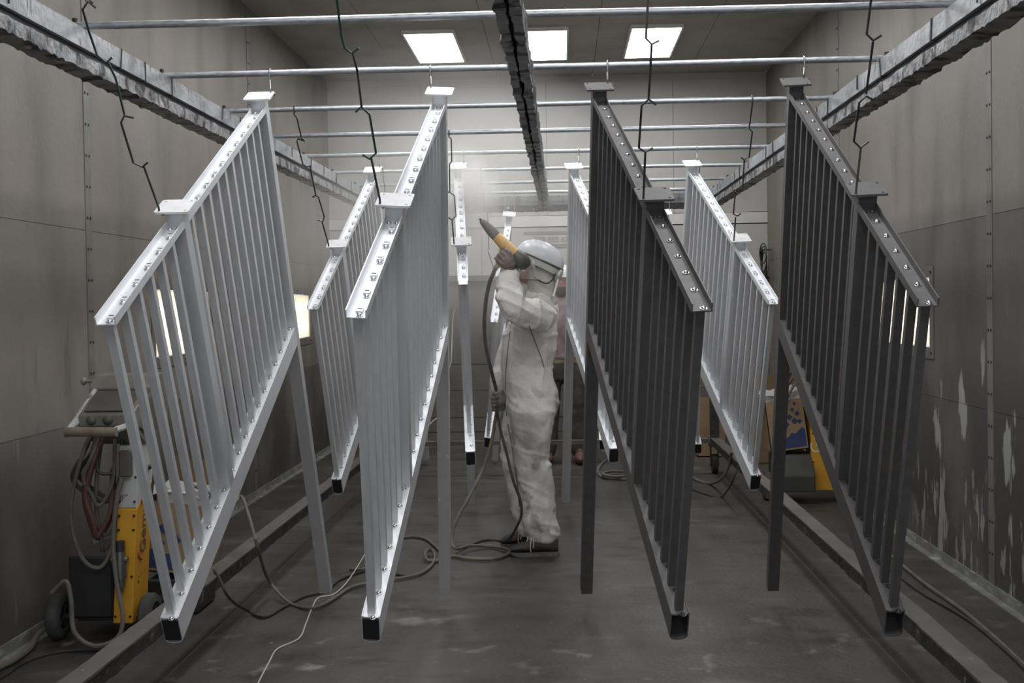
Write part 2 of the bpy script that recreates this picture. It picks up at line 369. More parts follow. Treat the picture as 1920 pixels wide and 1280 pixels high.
for j in range(6):
    for i in range(4): G().box([XL, -1.25, -.15, .95][i]+e, [-1.25, -.15, .95, XR][i]-e, YB-(.004 if j % 2 else 0), YB+.02, zr[j]+e, zr[j+1]-e).build('filter_panel', M['wall_low'], wb)
G().box(XL, XR, YB-.02, YB+.02, 0, .15).build('bottom_strip', M['wall_low'], wb)
# floor slabs with recessed joints, ceiling sheets
fl = structure('floor')
G().box(XL-.05, XR+.05, YF, YB+.05, -.06, -.0012).build('sub_floor', M['joint'], fl)
fx = [XL, -1.55, 1.28, XR]; fy = [YF, 1.0, 4.0, 6.985, 9.98, YB]
for i in range(3):
    for j in range(5): G().box(fx[i]+.0035, fx[i+1]-.0035, fy[j]+.0015, fy[j+1]-.0015, -.02, 0).build('floor_slab', M['floor'], fl)
ce = structure('ceiling')
G().box(XL-.05, XR+.05, YF, YB+.05, ZC+.02, ZC+.06).build('roof_sheet', M['gap'], ce)
cx_ = [XL, -1.53, -.60, .33, 1.26, XR]
for i in range(5):
    for j in range(5): G().box(cx_[i]+.002, cx_[i+1]-.002, YS[j]+.002, YS[j+1]-.002, ZC, ZC+.02).build('ceiling_panel', M['ceiling'], ce)

# ------------------------------------------------------------------ lamps
row_word = {1.0: 'in the row nearest the camera', 4.05: 'in the second row from the camera', 7.08: 'in the third row', 10.14: 'in the farthest row near the back wall'}
for y in LAMPS_Y:
    for x, wd in ((-1.06, 'left'), (-.13, 'middle'), (.80, 'right')):
        t = thing('ceiling_light', 'glowing ceiling light, the %s one %s' % (wd, row_word[y]), 'ceiling light', (x, y, ZC), 'ceiling lights')
        g = G(); o = [(-.215, 0), (.215, 0), (.215, -.03), (-.215, -.03)]
        for a in ((-.215, -.2, -.585, .585), (.2, .215, -.585, .585), (-.2, .2, -.585, -.57), (-.2, .2, .57, .585)): g.box(x+a[0], x+a[1], y+a[2], y+a[3], ZC-.03, ZC)
        g.build('frame', M['housing'], t)
        g = G()                                   # two pillow-shaped lens halves
        for sx in (-1, 1):
            R = []
            for k in range(9):
                u = k/8; R.append([Vector((x+sx*.1+.099*(2*u-1), y+yy, ZC-.012-.016*math.sin(PI*u))) for yy in (-.568, .568)])
            vs = [v for r in R for v in r]; g.add(vs, [(2*k, 2*k+1, 2*k+3, 2*k+2) for k in range(8)])
        g.build('diffuser', M['diffuser'], t, smooth=True)
for xw, sgn, wd in ((XL, -1, 'left'), (XR, 1, 'right')):
    for y in LAMPS_Y[2:]:
        t = thing('wall_light', 'warm light panel set into the %s wall, %s' % (wd, 'the nearer one' if y < 8 else 'the farther one near the back wall'), 'wall light', (xw, y, 1.34), 'wall lights')
        def wx(d0, d1): return sorted((xw+sgn*d0, xw+sgn*d1))
        g = G(); a = wx(-.006, -.0005); f_ = .062
        g.box(*a, y-LHW-f_, y+LHW+f_, LZ1, LZ1+f_); g.box(*a, y-LHW-f_, y+LHW+f_, LZ0-f_, LZ0); g.box(*a, y-LHW-f_, y-LHW, LZ0, LZ1); g.box(*a, y+LHW, y+LHW+f_, LZ0, LZ1)
        g.build('frame', M['frame'], t)
        g = G(); e_ = .004
        g.box(*wx(.10, .105), y-LHW+e_, y+LHW-e_, LZ0+e_, LZ1-e_)
        for b_ in ((y-LHW+e_, y+LHW-e_, LZ0+e_, LZ0+e_+.004), (y-LHW+e_, y+LHW-e_, LZ1-e_-.004, LZ1-e_), (y-LHW+e_, y-LHW+e_+.004, LZ0+e_, LZ1-e_), (y+LHW-e_-.004, y+LHW-e_, LZ0+e_, LZ1-e_)): g.box(*wx(.008, .10), *b_)
        g.build('housing', M['housing'], t)
        for dz in (-.085, .085):
            G().cyl((xw+sgn*.055, y-.47, 1.34+dz), (xw+sgn*.055, y+.47, 1.34+dz), .016, 10).build('fluorescent_tube', M['tube'], t, smooth=True)
        G().box(*wx(.001, .005), y-LHW+e_, y+LHW-e_, LZ0+e_, LZ1-e_).build('pane', M['pane'], t)
        for dy in (-.54, 0, .54):
            for z in (LZ0-.03, LZ1+.03): G().cyl((xw-sgn*.006, y+dy, z), (xw-sgn*.011, y+dy, z), .008, 8).build('bolt_or_hole_disc', M['rivet'], t)

# ------------------------------------------------------------------ rolling hanging rack
BAR_Z = 2.328
BARS = [2.87, 3.70, 4.515, 5.355, 6.18, 7.02, 7.90, 8.77, 9.57]
RY0, RY1 = 1.5, 9.74
rk = thing('rolling_hanging_rack', 'powder-crusted steel hanging rack with round crossbars on casters over the railings', 'rack', (-.15, 5.6, 0))
for x0, x1, sd in ((-1.585, -1.50, 1.0), (1.20, 1.285, 5.0)):
    o = rough_box(x0, x1, RY0, RY1, 2.250, 2.314, .0025, 150, sd).build('top_rail', M['rail'], rk, smooth=True)
    G().box(x0+.014, x1-.014, RY0, RY1, 2.226, 2.252).build('rail_web', M['strap'], o)
    rough_box(x0+.003, x1-.003, RY0, RY1, 2.189, 2.228, .005, 420, sd+3, drip=.012).build('lower_flange', M['crust'], o, smooth=True)
    for k in range(15):
        y = 2.9+k*.45+random.uniform(-.22, .22); a = random.choice((.002, .003, .004, .012))
        xi = x1 if x0 < 0 else x0; s_ = 1 if x0 < 0 else -1
        xa = sorted((xi-s_*.03, xi+s_*.004)); G().box(*xa, y, y+a, random.choice((2.246, 2.262)), 2.317, Matrix.Translation((0, y, 2.28)) @ Matrix.Rotation(random.uniform(-.22, .22), 4, 'X') @ Matrix.Translation((0, -y, -2.28))).build('strap', M['strap'], o)
for i, y in enumerate(BARS):
    pts = [Vector((-1.575+ (2.85)*k/24, y+.003*math.sin(k*.3+i), BAR_Z+.001*math.sin(k*.5+i*2))) for k in range(25)]
    o = G().tube(pts, .0125, 10).build('crossbar', M['bar'], rk, smooth=True)
    for x in (-1.54, 1.24): G().cyl((x, y, BAR_Z+.004), (x, y, BAR_Z+.024), .009, 6).build('bolt_or_hole_disc', M['rivet'], o)
cb = rough_box(-.168, -.140, RY0, RY1, 2.205, 2.300, .008, 420, 9.0, drip=.010).build('centre_beam', M['crust'], rk, smooth=True)
rough_box(-.128, -.098, RY0, RY1, 2.205, 2.300, .008, 420, 12.0, drip=.010).build('beam_flange', M['crust'], cb, smooth=True)
G().box(-.145, -.12, RY0, RY1, 2.255, 2.275).build('beam_web', M['strap'], cb)
eb = G().box(-1.58, 1.28, 9.70, 9.77, 2.235, 2.312).build('end_beam', M['rail'], rk)
g = G(); n = 120
R = [[Vector((-1.58+2.86*k/n, yy, zz - (abs(noise.noise(Vector((k*.37, 3, yy*5))))*.012 if zz < 2.2 else 0))) for yy, zz in ((9.70, 2.235), (9.77, 2.235), (9.77, 2.188), (9.70, 2.188))] for k in range(n+1)]
g.rings(R); g.build('end_beam_lip', M['crust_dark'], eb)
for k in range(9): G().cyl((-1.35+k*.305, 9.699, 2.215), (-1.35+k*.305, 9.694, 2.215), .013, 10).build('bolt_or_hole_disc', M['wall_strip'], eb)  # pale discs stand in for holes showing the bright wall behind
for x0, x1, sd in ((-1.535, -1.462, 21.0), (1.205, 1.278, 25.0)):
    o = rough_box(x0, x1, RY0, RY1+.12, .243, .292, .004, 200, sd, drip=.008).build('base_rail', M['crust_dark'], rk, smooth=True)
    rough_box(x0-.002, x1+.002, RY0, RY1+.12, .292, .300, .003, 200, sd+2).build('dusty_top', M['rail_top'], o, smooth=True)
    for y in (RY0+.04, RY1-.02):
        xm = (x0+x1)/2
        rough_box(xm-.035, xm+.035, y-.035, y+.035, .29, 2.20, .003, 3, sd).build('upright', M['crust_dark'], rk)
        c = thing_c = G().box(xm-.045, xm+.045, y-.05, y+.05, .225, .243).build('caster', M['black'], rk)
        yc = y + .02
        g = G(); g.box(xm-.032, xm-.026, yc-.03, yc+.03, .07, .225); g.box(xm+.026, xm+.032, yc-.03, yc+.03, .07, .225); g.build('fork', M['black'], c)
        g = G(); g.cyl((xm-.022, yc, .08), (xm+.022, yc, .08), .078, 24); g.cyl((xm-.036, yc, .08), (xm+.036, yc, .08), .02, 10); g.build('wheel', M['rubber'], c, smooth=True)
G().box(-1.5, 1.24, RY1-.02, RY1+.03, .25, .285).build('base_crossbar', M['rail_top'], rk)

# ------------------------------------------------------------------ railing sections hung upside down and tilted
T = .0508; HT = T/2
def plate_mesh(size):
    bm = bmesh.new(); s_, r = size/2, .008; loops = []
    out = []
    for cx, cy, a0 in ((s_-r, s_-r, 0), (-s_+r, s_-r, 90), (-s_+r, -s_+r, 180), (s_-r, -s_+r, 270)):
        for k in range(4):
            a = math.radians(a0+30*k); out.append((cx+r*math.cos(a), cy+r*math.sin(a)))
    loops.append(out)
    for cx in (-1, 1):
        for cy in (-1, 1):
            loops.append([(cx*(s_-.013)+.0042*math.cos(2*PI*k/8), cy*(s_-.013)+.0042*math.sin(2*PI*k/8)) for k in range(8)])
    es = []
    for lp in loops:
        vs = [bm.verts.new((p[0], p[1], 0)) for p in lp]
        es += [bm.edges.new((vs[k], vs[(k+1) % len(vs)])) for k in range(len(vs))]
    bmesh.ops.triangle_fill(bm, use_beauty=True, edges=es)
    r = bmesh.ops.extrude_face_region(bm, geom=list(bm.faces))
    bmesh.ops.translate(bm, vec=(0, 0, -.0065), verts=[v for v in r['geom'] if isinstance(v, bmesh.types.BMVert)])
    bmesh.ops.recalc_face_normals(bm, faces=bm.faces)
    me = bpy.data.meshes.new('base_plate'); bm.to_mesh(me); bm.free(); return me
def Rp(ps, rho, phi):
    cz, sz = math.cos(ps), math.sin(ps); u = Vector((-sz, cz, 0)); v = Vector((cz, sz, 0)); w_ = Vector((0, 0, 1))
    cr, sr = math.cos(rho), math.sin(rho); v, w_ = v*cr+w_*sr, w_*cr-v*sr
    cp, sp = math.cos(phi), math.sin(phi); u, w_ = u*cp+w_*sp, w_*cp-u*sp
    return v, u, w_
SH = dict(a=1.1432, L1=2.354, cc=.0362, d=.9693, e1=1.7915, e2=1.7915, hc=.0225, ht=.0893, nb=6)
CACHE = {}
def mesh_of(key, maker):
    if key not in CACHE: CACHE[key] = maker()
    return CACHE[key]
def gm(g, name, smooth=False):
    o = g.build(name, None, None, smooth); me = o.data; bpy.data.objects.remove(o); return me
def tube_sq(L, w_=T, t=.003, r=0.0):
    """hollow square tube hanging down from z=0 to -L"""
    h, i = w_/2, w_/2-t; g = G()
    out = [(-h,-h),(h,-h),(h,h),(-h,h)]; inn = [(-i,-i),(i,-i),(i,i),(-i,i)]
    vs = [(x,y,0) for x,y in out]+[(x,y,-L) for x,y in out]+[(x,y,-L) for x,y in inn]+[(x,y,-L+.12) for x,y in inn]
    fs = [(0,1,2,3)]+[(k,(k+1)%4,4+(k+1)%4,4+k) for k in range(4)]+[(4+k,4+(k+1)%4,8+(k+1)%4,8+k) for k in range(4)]+[(8+k,8+(k+1)%4,12+(k+1)%4,12+k) for k in range(4)]+[(12,13,14,15)]
    return g.add(vs, fs)
def make_railing(pose, label, dark, sh=None):
    q = dict(SH); q.update(sh or {})
    v, u, w_ = Rp(*pose[3:6]); mx = Matrix((v, u, w_)).transposed().to_4x4(); mx.translation = (pose[0], pose[1], pose[2]+CAM_H)
    t = thing('railing_section', label, 'railing', group='railing sections hung from the rack', mx=mx)
    ma, mp_, mc, ms = (M['dark'],)*4 if dark else (M['alu'], M['alu_post'], M['alu_bright'], M['plate_white'])
    tone = 'd' if dark else 'a'
    def P(name, me, m_, loc, parent=t):
        me_ = mesh_of((id(me), m_.name), lambda: me.copy()); 
        if not me_.materials: me_.materials.append(m_)
        o = bpy.data.objects.new(name, me_); COL.objects.link(o); o.parent = parent; o.location = loc; return o
    a, cc, d, e1, e2, hc, ht = q['a'], q['cc'], q['d'], q['e1'], q['e2'], q['hc'], q['ht']
    pl = mesh_of('plate', lambda: plate_mesh(.1012))
    P('base_plate', pl, ms, (0, 0, 0)); P('base_plate', pl, ms, (0, -a, 0))
    P('post', mesh_of('post%.3f' % q['L1'], lambda: gm(tube_sq(q['L1']-.0065), 'post')), mp_, (0, 0, -.0065))
    P('post', mesh_of('post%.3f' % d, lambda: gm(tube_sq(d-.0065-.001), 'post')), mp_, (0, -a, -.0065))
    tw = .003
    def chan(y0, y1):
        g = G(); f0, f1 = -cc-hc, -cc
        pr = [(-HT, f1), (-HT, f0), (HT, f0), (HT, f1), (HT-tw, f1), (HT-tw, f0+tw), (-HT+tw, f0+tw), (-HT+tw, f1)]
        return g.prism(pr, y0, y1)
    P('channel', mesh_of('chA%.3f' % a, lambda: gm(chan(-a+HT, -HT), 'channel')), mc, (0, 0, 0))
    P('channel', mesh_of('chB%.3f%.3f' % (a, e1), lambda: gm(chan(-e1, -a-HT), 'channel')), mc, (0, 0, 0))
    def hand():
        g = G(); z1 = -d; z0 = -d-ht; o_ = [(-HT, z1+.003), (-HT, z0+.012)]; i_ = [(-HT+.0028, z1-.004), (-HT+.0028, z0+.0135)]
        for k in range(1, 8):
            s_ = -1+2*k/8; o_.append((HT*s_, z0+.012-.012*math.sqrt(1-s_*s_)*1.0)); i_.append(((HT-.0028)*s_, z0+.0135-.0105*math.sqrt(1-s_*s_)))
        o_ += [(HT, z0+.012), (HT, z1+.003), (HT-.0028, z1+.003), (HT-.0028, z1), (-HT+.0028, z1), (-HT+.0028, z1+.003)]
        i_ += [(HT-.0028, z0+.0135), (HT-.0028, z1-.004), (HT-.004, z1-.004), (.01, z1-.004), (-.01, z1-.004), (-HT+.004, z1-.004)]
        return gm(g.hollow(o_, i_, -e2, -HT), 'handrail')
    P('handrail', mesh_of('hand%.3f' % e2, hand), mc, (0, 0, 0))
    # near-black sheet painting the shade inside the hollow handrail
    P('tube_shade', mesh_of('shade_sheet', lambda: gm(G().box(-HT+.003, HT-.003, -.01, 0, -d-ht+.015, -d-.005), 'tube_shade')), M['slot'], (0, -e2+(.11 if dark else .005), 0))
    p = a/11
    us = [-p*k for k in range(1, 11)] + [-a-p*k for k in range(1, q['nb']+1)]
    us2 = [-p*k for k in range(1, 11)] + [-a-p*k for k in range(1, int((e2-a-.01)/p)+1)]
    B_ = mesh_of('bal', lambda: gm(tube_sq(d-cc-hc-.0004, .0215, .002), 'baluster'))
    sc = mesh_of('screw', lambda: gm(G().ell((0,0,.001), ((.0066,0,0),(0,.0066,0),(0,0,.0056)), 8, 4, PI/2).cyl((0,0,-.001),(0,0,.0014),.0092,8), 'screw', True))
    cl = mesh_of('clip', lambda: gm(G().box(-.0085, .0085, -.010, .010, 0, .007), 'clip'))
    sl = mesh_of('slot', lambda: gm(G().box(-.006, .006, -.0022, .0022, .0071, .0074), 'slot'))
    for uu in us:
        P('baluster', B_, ma, (0, uu, -cc-hc))
        if not dark:
            c = P('clip', cl, mc, (.004, uu+.006, -cc-hc+tw)); P('slot', sl, M['slot'], (0, .003, 0), c)
        P('screw', sc, M['screw'], (.006, uu-.014, -cc-hc+tw+.001))
    for uu in us2: P('screw', sc, M['screw'] if not dark else M['hook'], (.007, uu-.028, -d+.001))
    for uu in (0, -a):
        P('bolt_or_hole_disc', sc, M['screw'] if not dark else M['hook'], (.010, uu-HT-.02, -cc-hc+tw+.001))
        P('bolt_or_hole_disc', sc, M['screw'] if not dark else M['hook'], (-.012, uu-HT-.02, -cc-hc+tw+.001))
        P('screw', sc, M['screw'] if not dark else M['hook'], (.007, uu-HT-.012, -d+.001))
    return mx
POSE = {
 'A': ([-1.1272, 4.3819, .7981, .0102, .0092, .4518], 'leftmost front railing section of bare silver aluminium, upside down nearest the left wall', False, None),
 'B': ([-.4434, 4.3656, .7977, -.0013, -.0543, .4472], 'silver aluminium railing section hung second from the left in front, left of the spraying worker', False, None),
 'C': ([.1482, 4.3663, .8015, .1024, .0232, .4468], 'dark grey coated railing section hung just right of the spraying worker', True, None),
 'D': ([.8719, 4.385, .8066, -.0216, .0247, .4472], 'rightmost dark grey coated railing section, hung nearest the right wall', True, None),
 'E': ([-1.0976, 6.8511, .802, -.0208, .01, .4383], 'second-row silver railing section seen between the two front silver ones', False, None),
 'F': ([-.5992, 6.8815, .8179, .0849, .0272, .4796], 'second-row silver railing section seen edge-on behind the spray gun cloud', False, dict(a=1.0681, e1=1.4521, e2=1.5362, L1=2.453, nb=3)),
 'G': ([.0797, 6.8785, .8041, .1318, .028, .4405], 'second-row silver railing section half hidden behind the left dark railing', False, dict(e1=1.7, e2=1.5485, nb=3)),
 'H': ([.7677, 6.8759, .8052, .0998, .0221, .4455], 'second-row silver railing section seen between the two dark railings', False, None),
 'K': ([-.4098, 9.3851, .7231, .0196, -.0881, .4595], 'third-row silver railing section hanging behind the raised arm of the worker', False, None),
 'L': ([-1.2311, 9.4422, .7785, 0, 0, .4232], 'third-row silver railing section farthest left, hidden behind the front silver railings', False, None),
 'I': ([.2698, 9.4505, .7357, -.0338, .025, .50], 'third-row silver railing section hidden behind the left dark railing', False, None),
 'J': ([.8357, 9.4311, .7178, .0235, .0527, .52], 'third-row silver railing section farthest right, its tube end by the rack caster', False, None),
}
MX = {}
for k, (pose, lab, dark, sh) in POSE.items(): MX[k] = make_railing(pose, lab, dark, sh)

# ------------------------------------------------------------------ wire hooks: single hooks at the far plates, chains at the near plates
HOOK_R = .0032
def in_plane(px, py, P0, T1):
    n = (T1-P0).cross(Vector((1, 0, 0))); d = ray(px, py); C = Vector((0, 0, CAM_H))
    return C + d*((P0-C).dot(n)/d.dot(n))
WHO = {'A': 'leftmost silver railing', 'B': 'second front silver railing', 'C': 'left dark railing', 'D': 'right dark railing', 'E': 'second-row silver railing on the left', 'F': 'edge-on railing behind the gun cloud',
       'G': 'railing half hidden behind the left dark one', 'H': 'second-row railing between the dark ones', 'K': 'third-row railing behind the worker', 'L': 'third-row railing farthest left', 'I': 'third-row railing behind the left dark one', 'J': 'third-row railing farthest right'}
ORD = ['first', 'second', 'third', 'fourth', 'fifth']
def hook(pts, label, m_=None, grp='wire hooks of the chains', r=HOOK_R):
    o = G().tube(pts, r, 7).build('wire_hook', m_ or M['hook'], None, smooth=True)
    return tag(o, label, 'hook', grp)
def bar_wrap(x, y, r=.016):
    return [Vector((x, y+r*math.cos(a), BAR_Z+r*math.sin(a))) for a in [math.radians(k) for k in range(-40, 200, 30)]]
def under(P, n_):         # the last bend that catches below a plate
    return [P+n_*.012, P-n_*.004, P-n_*.013+Vector((.008, 0, 0)), P-n_*.010+Vector((.016, -.004, 0)), P-n_*.004-Vector((-.018, .006, 0))*1]
CH = {
 'A': (0, [[(180,15),(165,3),(155,18),(167,60),(182,103),(200,117),(211,107)], [(202,116),(217,147),(233,214)], [(251,221),(233,217),(227,230),(250,305),(267,313),(278,304)], [(270,313),(296,395)]], ('hook', 'hook_green', 'hook', 'hook')),
 'B': (0, [[(632,2),(640,67),(646,90),(660,100),(673,90)], [(661,99),(670,133),(678,200)], [(667,210),(677,200),(693,215),(705,287),(693,298),(680,290)], [(696,296),(711,382)]], ('hook_green', 'hook', 'hook_green', 'hook')),
 'C': (0, [[(1215,1),(1211,72),(1222,83),(1236,76)], [(1222,84),(1216,187)], [(1230,196),(1216,186),(1203,198),(1198,277),(1210,285),(1224,277)], [(1210,286),(1204,373)]], ('hook_bare', 'hook', 'hook', 'hook')),
 'D': (0, [[(1633,1),(1625,64),(1637,76),(1653,66)], [(1637,78),(1624,176)], [(1638,188),(1624,180),(1611,192),(1601,265),(1613,277),(1629,265)], [(1614,277),(1603,357)]], ('hook', 'hook', 'hook', 'hook_bare')),
 'E': (3, [[(553,209),(557,222),(565,258),(571,265)], [(571,264),(558,260),(557,266),(568,308),(576,313),(583,311)], [(581,312),(592,365),(586,370)], [(590,366),(597,369),(608,406),(605,415),(595,412)], [(604,416),(614,463)]], ('hook',)*5),
 'F': (4, [[(842,255),(846,260),(847,302),(842.7,308),(843.3,360)], [(840,360),(845,361),(852,367),(855,405),(847.5,412),(841,408)], [(847.5,412),(852,455)]], ('hook',)*3),
 'H': (3, [[(1410.6,180),(1404.6,240)], [(1397,243),(1403.4,240),(1410.6,247),(1404.6,295),(1395,299),(1389,295)], [(1395.4,299),(1392.6,353)], [(1379,359),(1375,401),(1383,405),(1388.6,400)], [(1379.4,407),(1374.5,451)]], ('hook',)*5),
 'K': (6, [[(902,318),(901,350),(907,355),(912,352)], [(907,355),(908,395),(914,397)], [(914,398),(917,468)], [(915,470),(914,512)]], ('hook_bare',)*4),
}
NEAR_A = {'F': 1.0681}
for k, (bi, segs, mats) in CH.items():
    mx = MX[k]; nrm = mx.to_3x3() @ Vector((0, 0, 1))
    P0 = mx @ Vector((-.035 if k in 'ABEF' else -.03, -NEAR_A.get(k, 1.1432)-.035, 0))
    T1 = Vector((P0.x, BARS[bi], BAR_Z))
    for i, sg in enumerate(segs):
        pts = [in_plane(px, py, P0, T1) for px, py in sg]
        if i == 0:
            top = pts[0]
            if k in 'ABCD':
                d = (pts[1]-pts[0]) if k != 'A' else (pts[3]-pts[2])
                tt = (BAR_Z-.02-top.z)/d.z; xt = max(min((top + d*tt).x, top.x+.08), top.x-.08)
                if k == 'A': 
                    hook(bar_wrap(xt, BARS[0]) + [Vector((xt, BARS[0]-.01, BAR_Z-.03)), pts[1]+Vector((0,0,.01)), pts[1]+Vector((.012,0,-.004))], 'dark wire hook looped over the nearest crossbar above the %s' % WHO[k])
                else: pts = bar_wrap(xt, BARS[0]) + [Vector((xt, BARS[0]-.008, BAR_Z-.03))] + pts
            else: pts = bar_wrap(top.x, BARS[bi]) + [Vector((top.x, BARS[bi]-.008, BAR_Z-.025))] + pts[1:]
        if i == len(segs)-1:
            pts = pts[:-1] + under(mx @ Vector(((mx.inverted() @ pts[-1]).x*0 + (-.037 if k not in 'H' else -.037), -NEAR_A.get(k, 1.1432)-.037, 0)), nrm)
        hook(pts, '%s wire hook, %s from the top, above the %s' % ({'hook': 'dark', 'hook_green': 'green-coated', 'hook_bare': 'bare steel'}[mats[i]], ORD[i], WHO[k]), M[mats[i]], r=HOOK_R if k in 'ABCD' else .0036)
FARBAR = {'A': 2, 'B': 2, 'C': 2, 'D': 2, 'E': 5, 'F': 5, 'G': 5, 'H': 5, 'K': 8, 'L': 8, 'I': 8, 'J': 8}
for k, bi in FARBAR.items():
    mx = MX[k]; nrm = mx.to_3x3() @ Vector((0, 0, 1))
    left = k in 'BL'; P1 = mx @ Vector((-.037 if left else .037, .037, 0))
    xb = P1.x*BARS[bi]/P1.y
    hook(bar_wrap(xb, BARS[bi]) + [Vector((xb, BARS[bi]-.012, BAR_Z-.03))] + under(P1, nrm), 'short hook at the far plate of the %s' % WHO[k], M['hook_bare'], 'short hooks at the far plates')
    if k == 'K':
        P2 = mx @ Vector((-.037, .037, 0))
        hook(bar_wrap(P2.x, BARS[bi]) + [Vector((P2.x, BARS[bi]-.012, BAR_Z-.03))] + under(P2, nrm), 'short left hook at the far plate of the railing behind the worker', M['hook_bare'], 'short hooks at the far plates')
for k, bi in (('G', 4), ('L', 6), ('I', 6), ('J', 6)):      # near plates whose chains are hidden
    mx = MX[k]; nrm = mx.to_3x3() @ Vector((0, 0, 1)); P1 = mx @ Vector((.037, -1.1432-.037, 0))
    hook(bar_wrap(P1.x, BARS[bi]) + [Vector((P1.x, BARS[bi]-.008, BAR_Z-.03))] + under(P1, nrm), 'long hook at the near plate of the %s' % WHO[k], M['hook'], 'wire hooks of the chains')

#@@PART2@@
# ------------------------------------------------------------------ people
def skinned(g, name, m_, parent, voxel=.012, smooth=6, disp=(), shade=True):
    """merge overlapping lofts into one continuous surface"""
    o = g.build(name, None, None); md = o.modifiers.new('r', 'REMESH'); md.mode = 'VOXEL'; md.voxel_size = voxel
    if smooth: ms = o.modifiers.new('s', 'SMOOTH'); ms.iterations = smooth; ms.factor = .5
    for k, (sz, st) in enumerate(disp):
        tx = bpy.data.textures.new('folds', 'CLOUDS'); tx.noise_scale = sz; tx.noise_depth = 2
        d = o.modifiers.new('d%d' % k, 'DISPLACE'); d.texture = tx; d.strength = st; d.mid_level = .5; d.texture_coords = 'LOCAL'
    dg = bpy.context.evaluated_depsgraph_get(); me = bpy.data.meshes.new_from_object(o.evaluated_get(dg))
    old = o.data; bpy.data.objects.remove(o); bpy.data.meshes.remove(old); me.name = name
    for p in me.polygons: p.use_smooth = shade
    return link(name, me, m_, parent)
def ering(g, secs, n=20):
    """loft of horizontal ellipses: (centre, half-x, half-y)"""
    return g.rings([[c + Vector((a*math.cos(2*PI*k/n), b_*math.sin(2*PI*k/n), 0)) for k in range(n)] for c, a, b_ in secs])
def limb(g, pts, rad, n=14, k=5):
    P = spline(pts, k); R = []
    for i in range(len(rad)-1): R += [rad[i]+(rad[i+1]-rad[i])*j/k for j in range(k)]
    R.append(rad[-1]); g.tube(P, R, n)
    for p, r in ((P[0], R[0]), (P[-1], R[-1])): g.ell(p, ((r*.95,0,0),(0,r*.95,0),(0,0,r*.95)), 12, 8)
    return g
def X(px, py, y): return at(px, py, y=y)
YC = 6.72
worker = thing('person', 'person in dirty white coveralls and grey helmet with visor, raising a yellow spray gun', 'person', (X(1005, 1040, 6.615).x, YC, 0))
def tsec(rows, y):
    out = []
    for py, l, r, b_ in rows:
        a, c = X(l, py, y), X(r, py, y); out.append(((a+c)/2, (c.x-a.x)/2, b_))
    return out
TOR = [(556,992,1034,.10),(570,980,1039,.15),(590,966,1041,.195),(620,950,1042,.205),(655,941,1042,.195),(685,940,1035,.178),(705,943,1038,.185),(735,946,1047,.195),(755,948,1049,.195),(780,953,1042,.17),(797,968,1026,.10)]
LN = [(728,972,1024,.05),(748,956,1040,.095),(770,951,1044,.115),(800,957,1038,.108),(835,962,1031,.098),(858,965,1028,.093),(882,968,1038,.09),(910,972,1040,.087),(945,977,1041,.086),(975,980,1045,.086),(998,984,1049,.084),(1012,988,1048,.075),(1017,992,1045,.06)]
LF = [(730,960,1010,.05),(750,950,1026,.095),(770,946,1034,.11),(800,941,1025,.104),(830,937,1010,.098),(870,941,1000,.09),(905,949,1000,.086),(920,951,1003,.086),(950,958,1008,.083),(975,965,1008,.08),(996,972,1010,.078),(1003,976,1008,.06)]
ARM_N = ([X(1014,592,6.50), X(990,590,6.40), X(968,581,6.30), X(958,560,6.30), X(954,530,6.34), X(955,506,6.37)], [.088,.080,.068,.064,.058,.047])
ARM_F = ([X(992,596,6.93), X(962,640,6.98), X(944,690,6.94), X(936,716,6.90), X(934,729,6.88)], [.085,.07,.062,.055,.047])
# skin body underneath: one continuous figure
g = G()
ering(g, [(c, a*.78, b_*.8) for c, a, b_ in tsec(TOR, YC)]); ering(g, [(c, a*.72, b_*.72) for c, a, b_ in tsec(LN, 6.62)]); ering(g, [(c, a*.72, b_*.72) for c, a, b_ in tsec(LF, 6.83)])
limb(g, ARM_N[0]+[X(954,496,6.37)], [r*.66 for r in ARM_N[1]]+[.026]); limb(g, ARM_F[0]+[X(933,738,6.87)], [r*.66 for r in ARM_F[1]]+[.026])
limb(g, [X(1016,575,YC), X(1012,545,YC), X(1008,520,YC)], [.062, .056, .055])
FW = Vector((-.93, 0, .37)).normalized(); UP = Vector((.37, 0, .93)).normalized(); SD = Vector((0, 1, 0))
HC = X(1004, 497, YC)                               # head centre
g.ell(HC+UP*.02-FW*.012, (FW*.100, SD*.076, UP*.105), 24, 14)
g.ell(HC-UP*.062+FW*.030, (FW*.060, SD*.055, UP*.062), 18, 10)          # jaw
g.ell(HC-UP*.012+FW*.096, (FW*.022, SD*.014, UP*.026), 10, 8)           # nose
g.ell(HC-UP*.062+FW*.080, (FW*.012, SD*.024, UP*.010), 10, 6)           # lips
for s_ in (-1, 1):
    g.ell(HC+UP*.030+FW*.078+SD*.032*s_, (FW*.016, SD*.024, UP*.008), 10, 6)   # brows
    g.ell(HC-UP*.006-FW*.012+SD*.076*s_, (FW*.020, SD*.008, UP*.030), 10, 8)   # ears
skinned(g, 'body', M['skin'], worker, .0085, 3)
g = G()
for s_ in (-1, 1): g.ell(HC+UP*.012+FW*.086+SD*.031*s_, (FW*.010, SD*.014, UP*.007), 12, 8)
g.build('eyes', M['letter_white'], worker, smooth=True)
# coverall: one surface with folds
g = G(); ering(g, tsec(TOR, YC)); ering(g, tsec(LN, 6.62)); ering(g, tsec(LF, 6.83))
limb(g, *ARM_N); limb(g, *ARM_F)
limb(g, [X(1015,583,YC), X(1013,566,YC), X(1012,556,YC)], [.10, .085, .072])
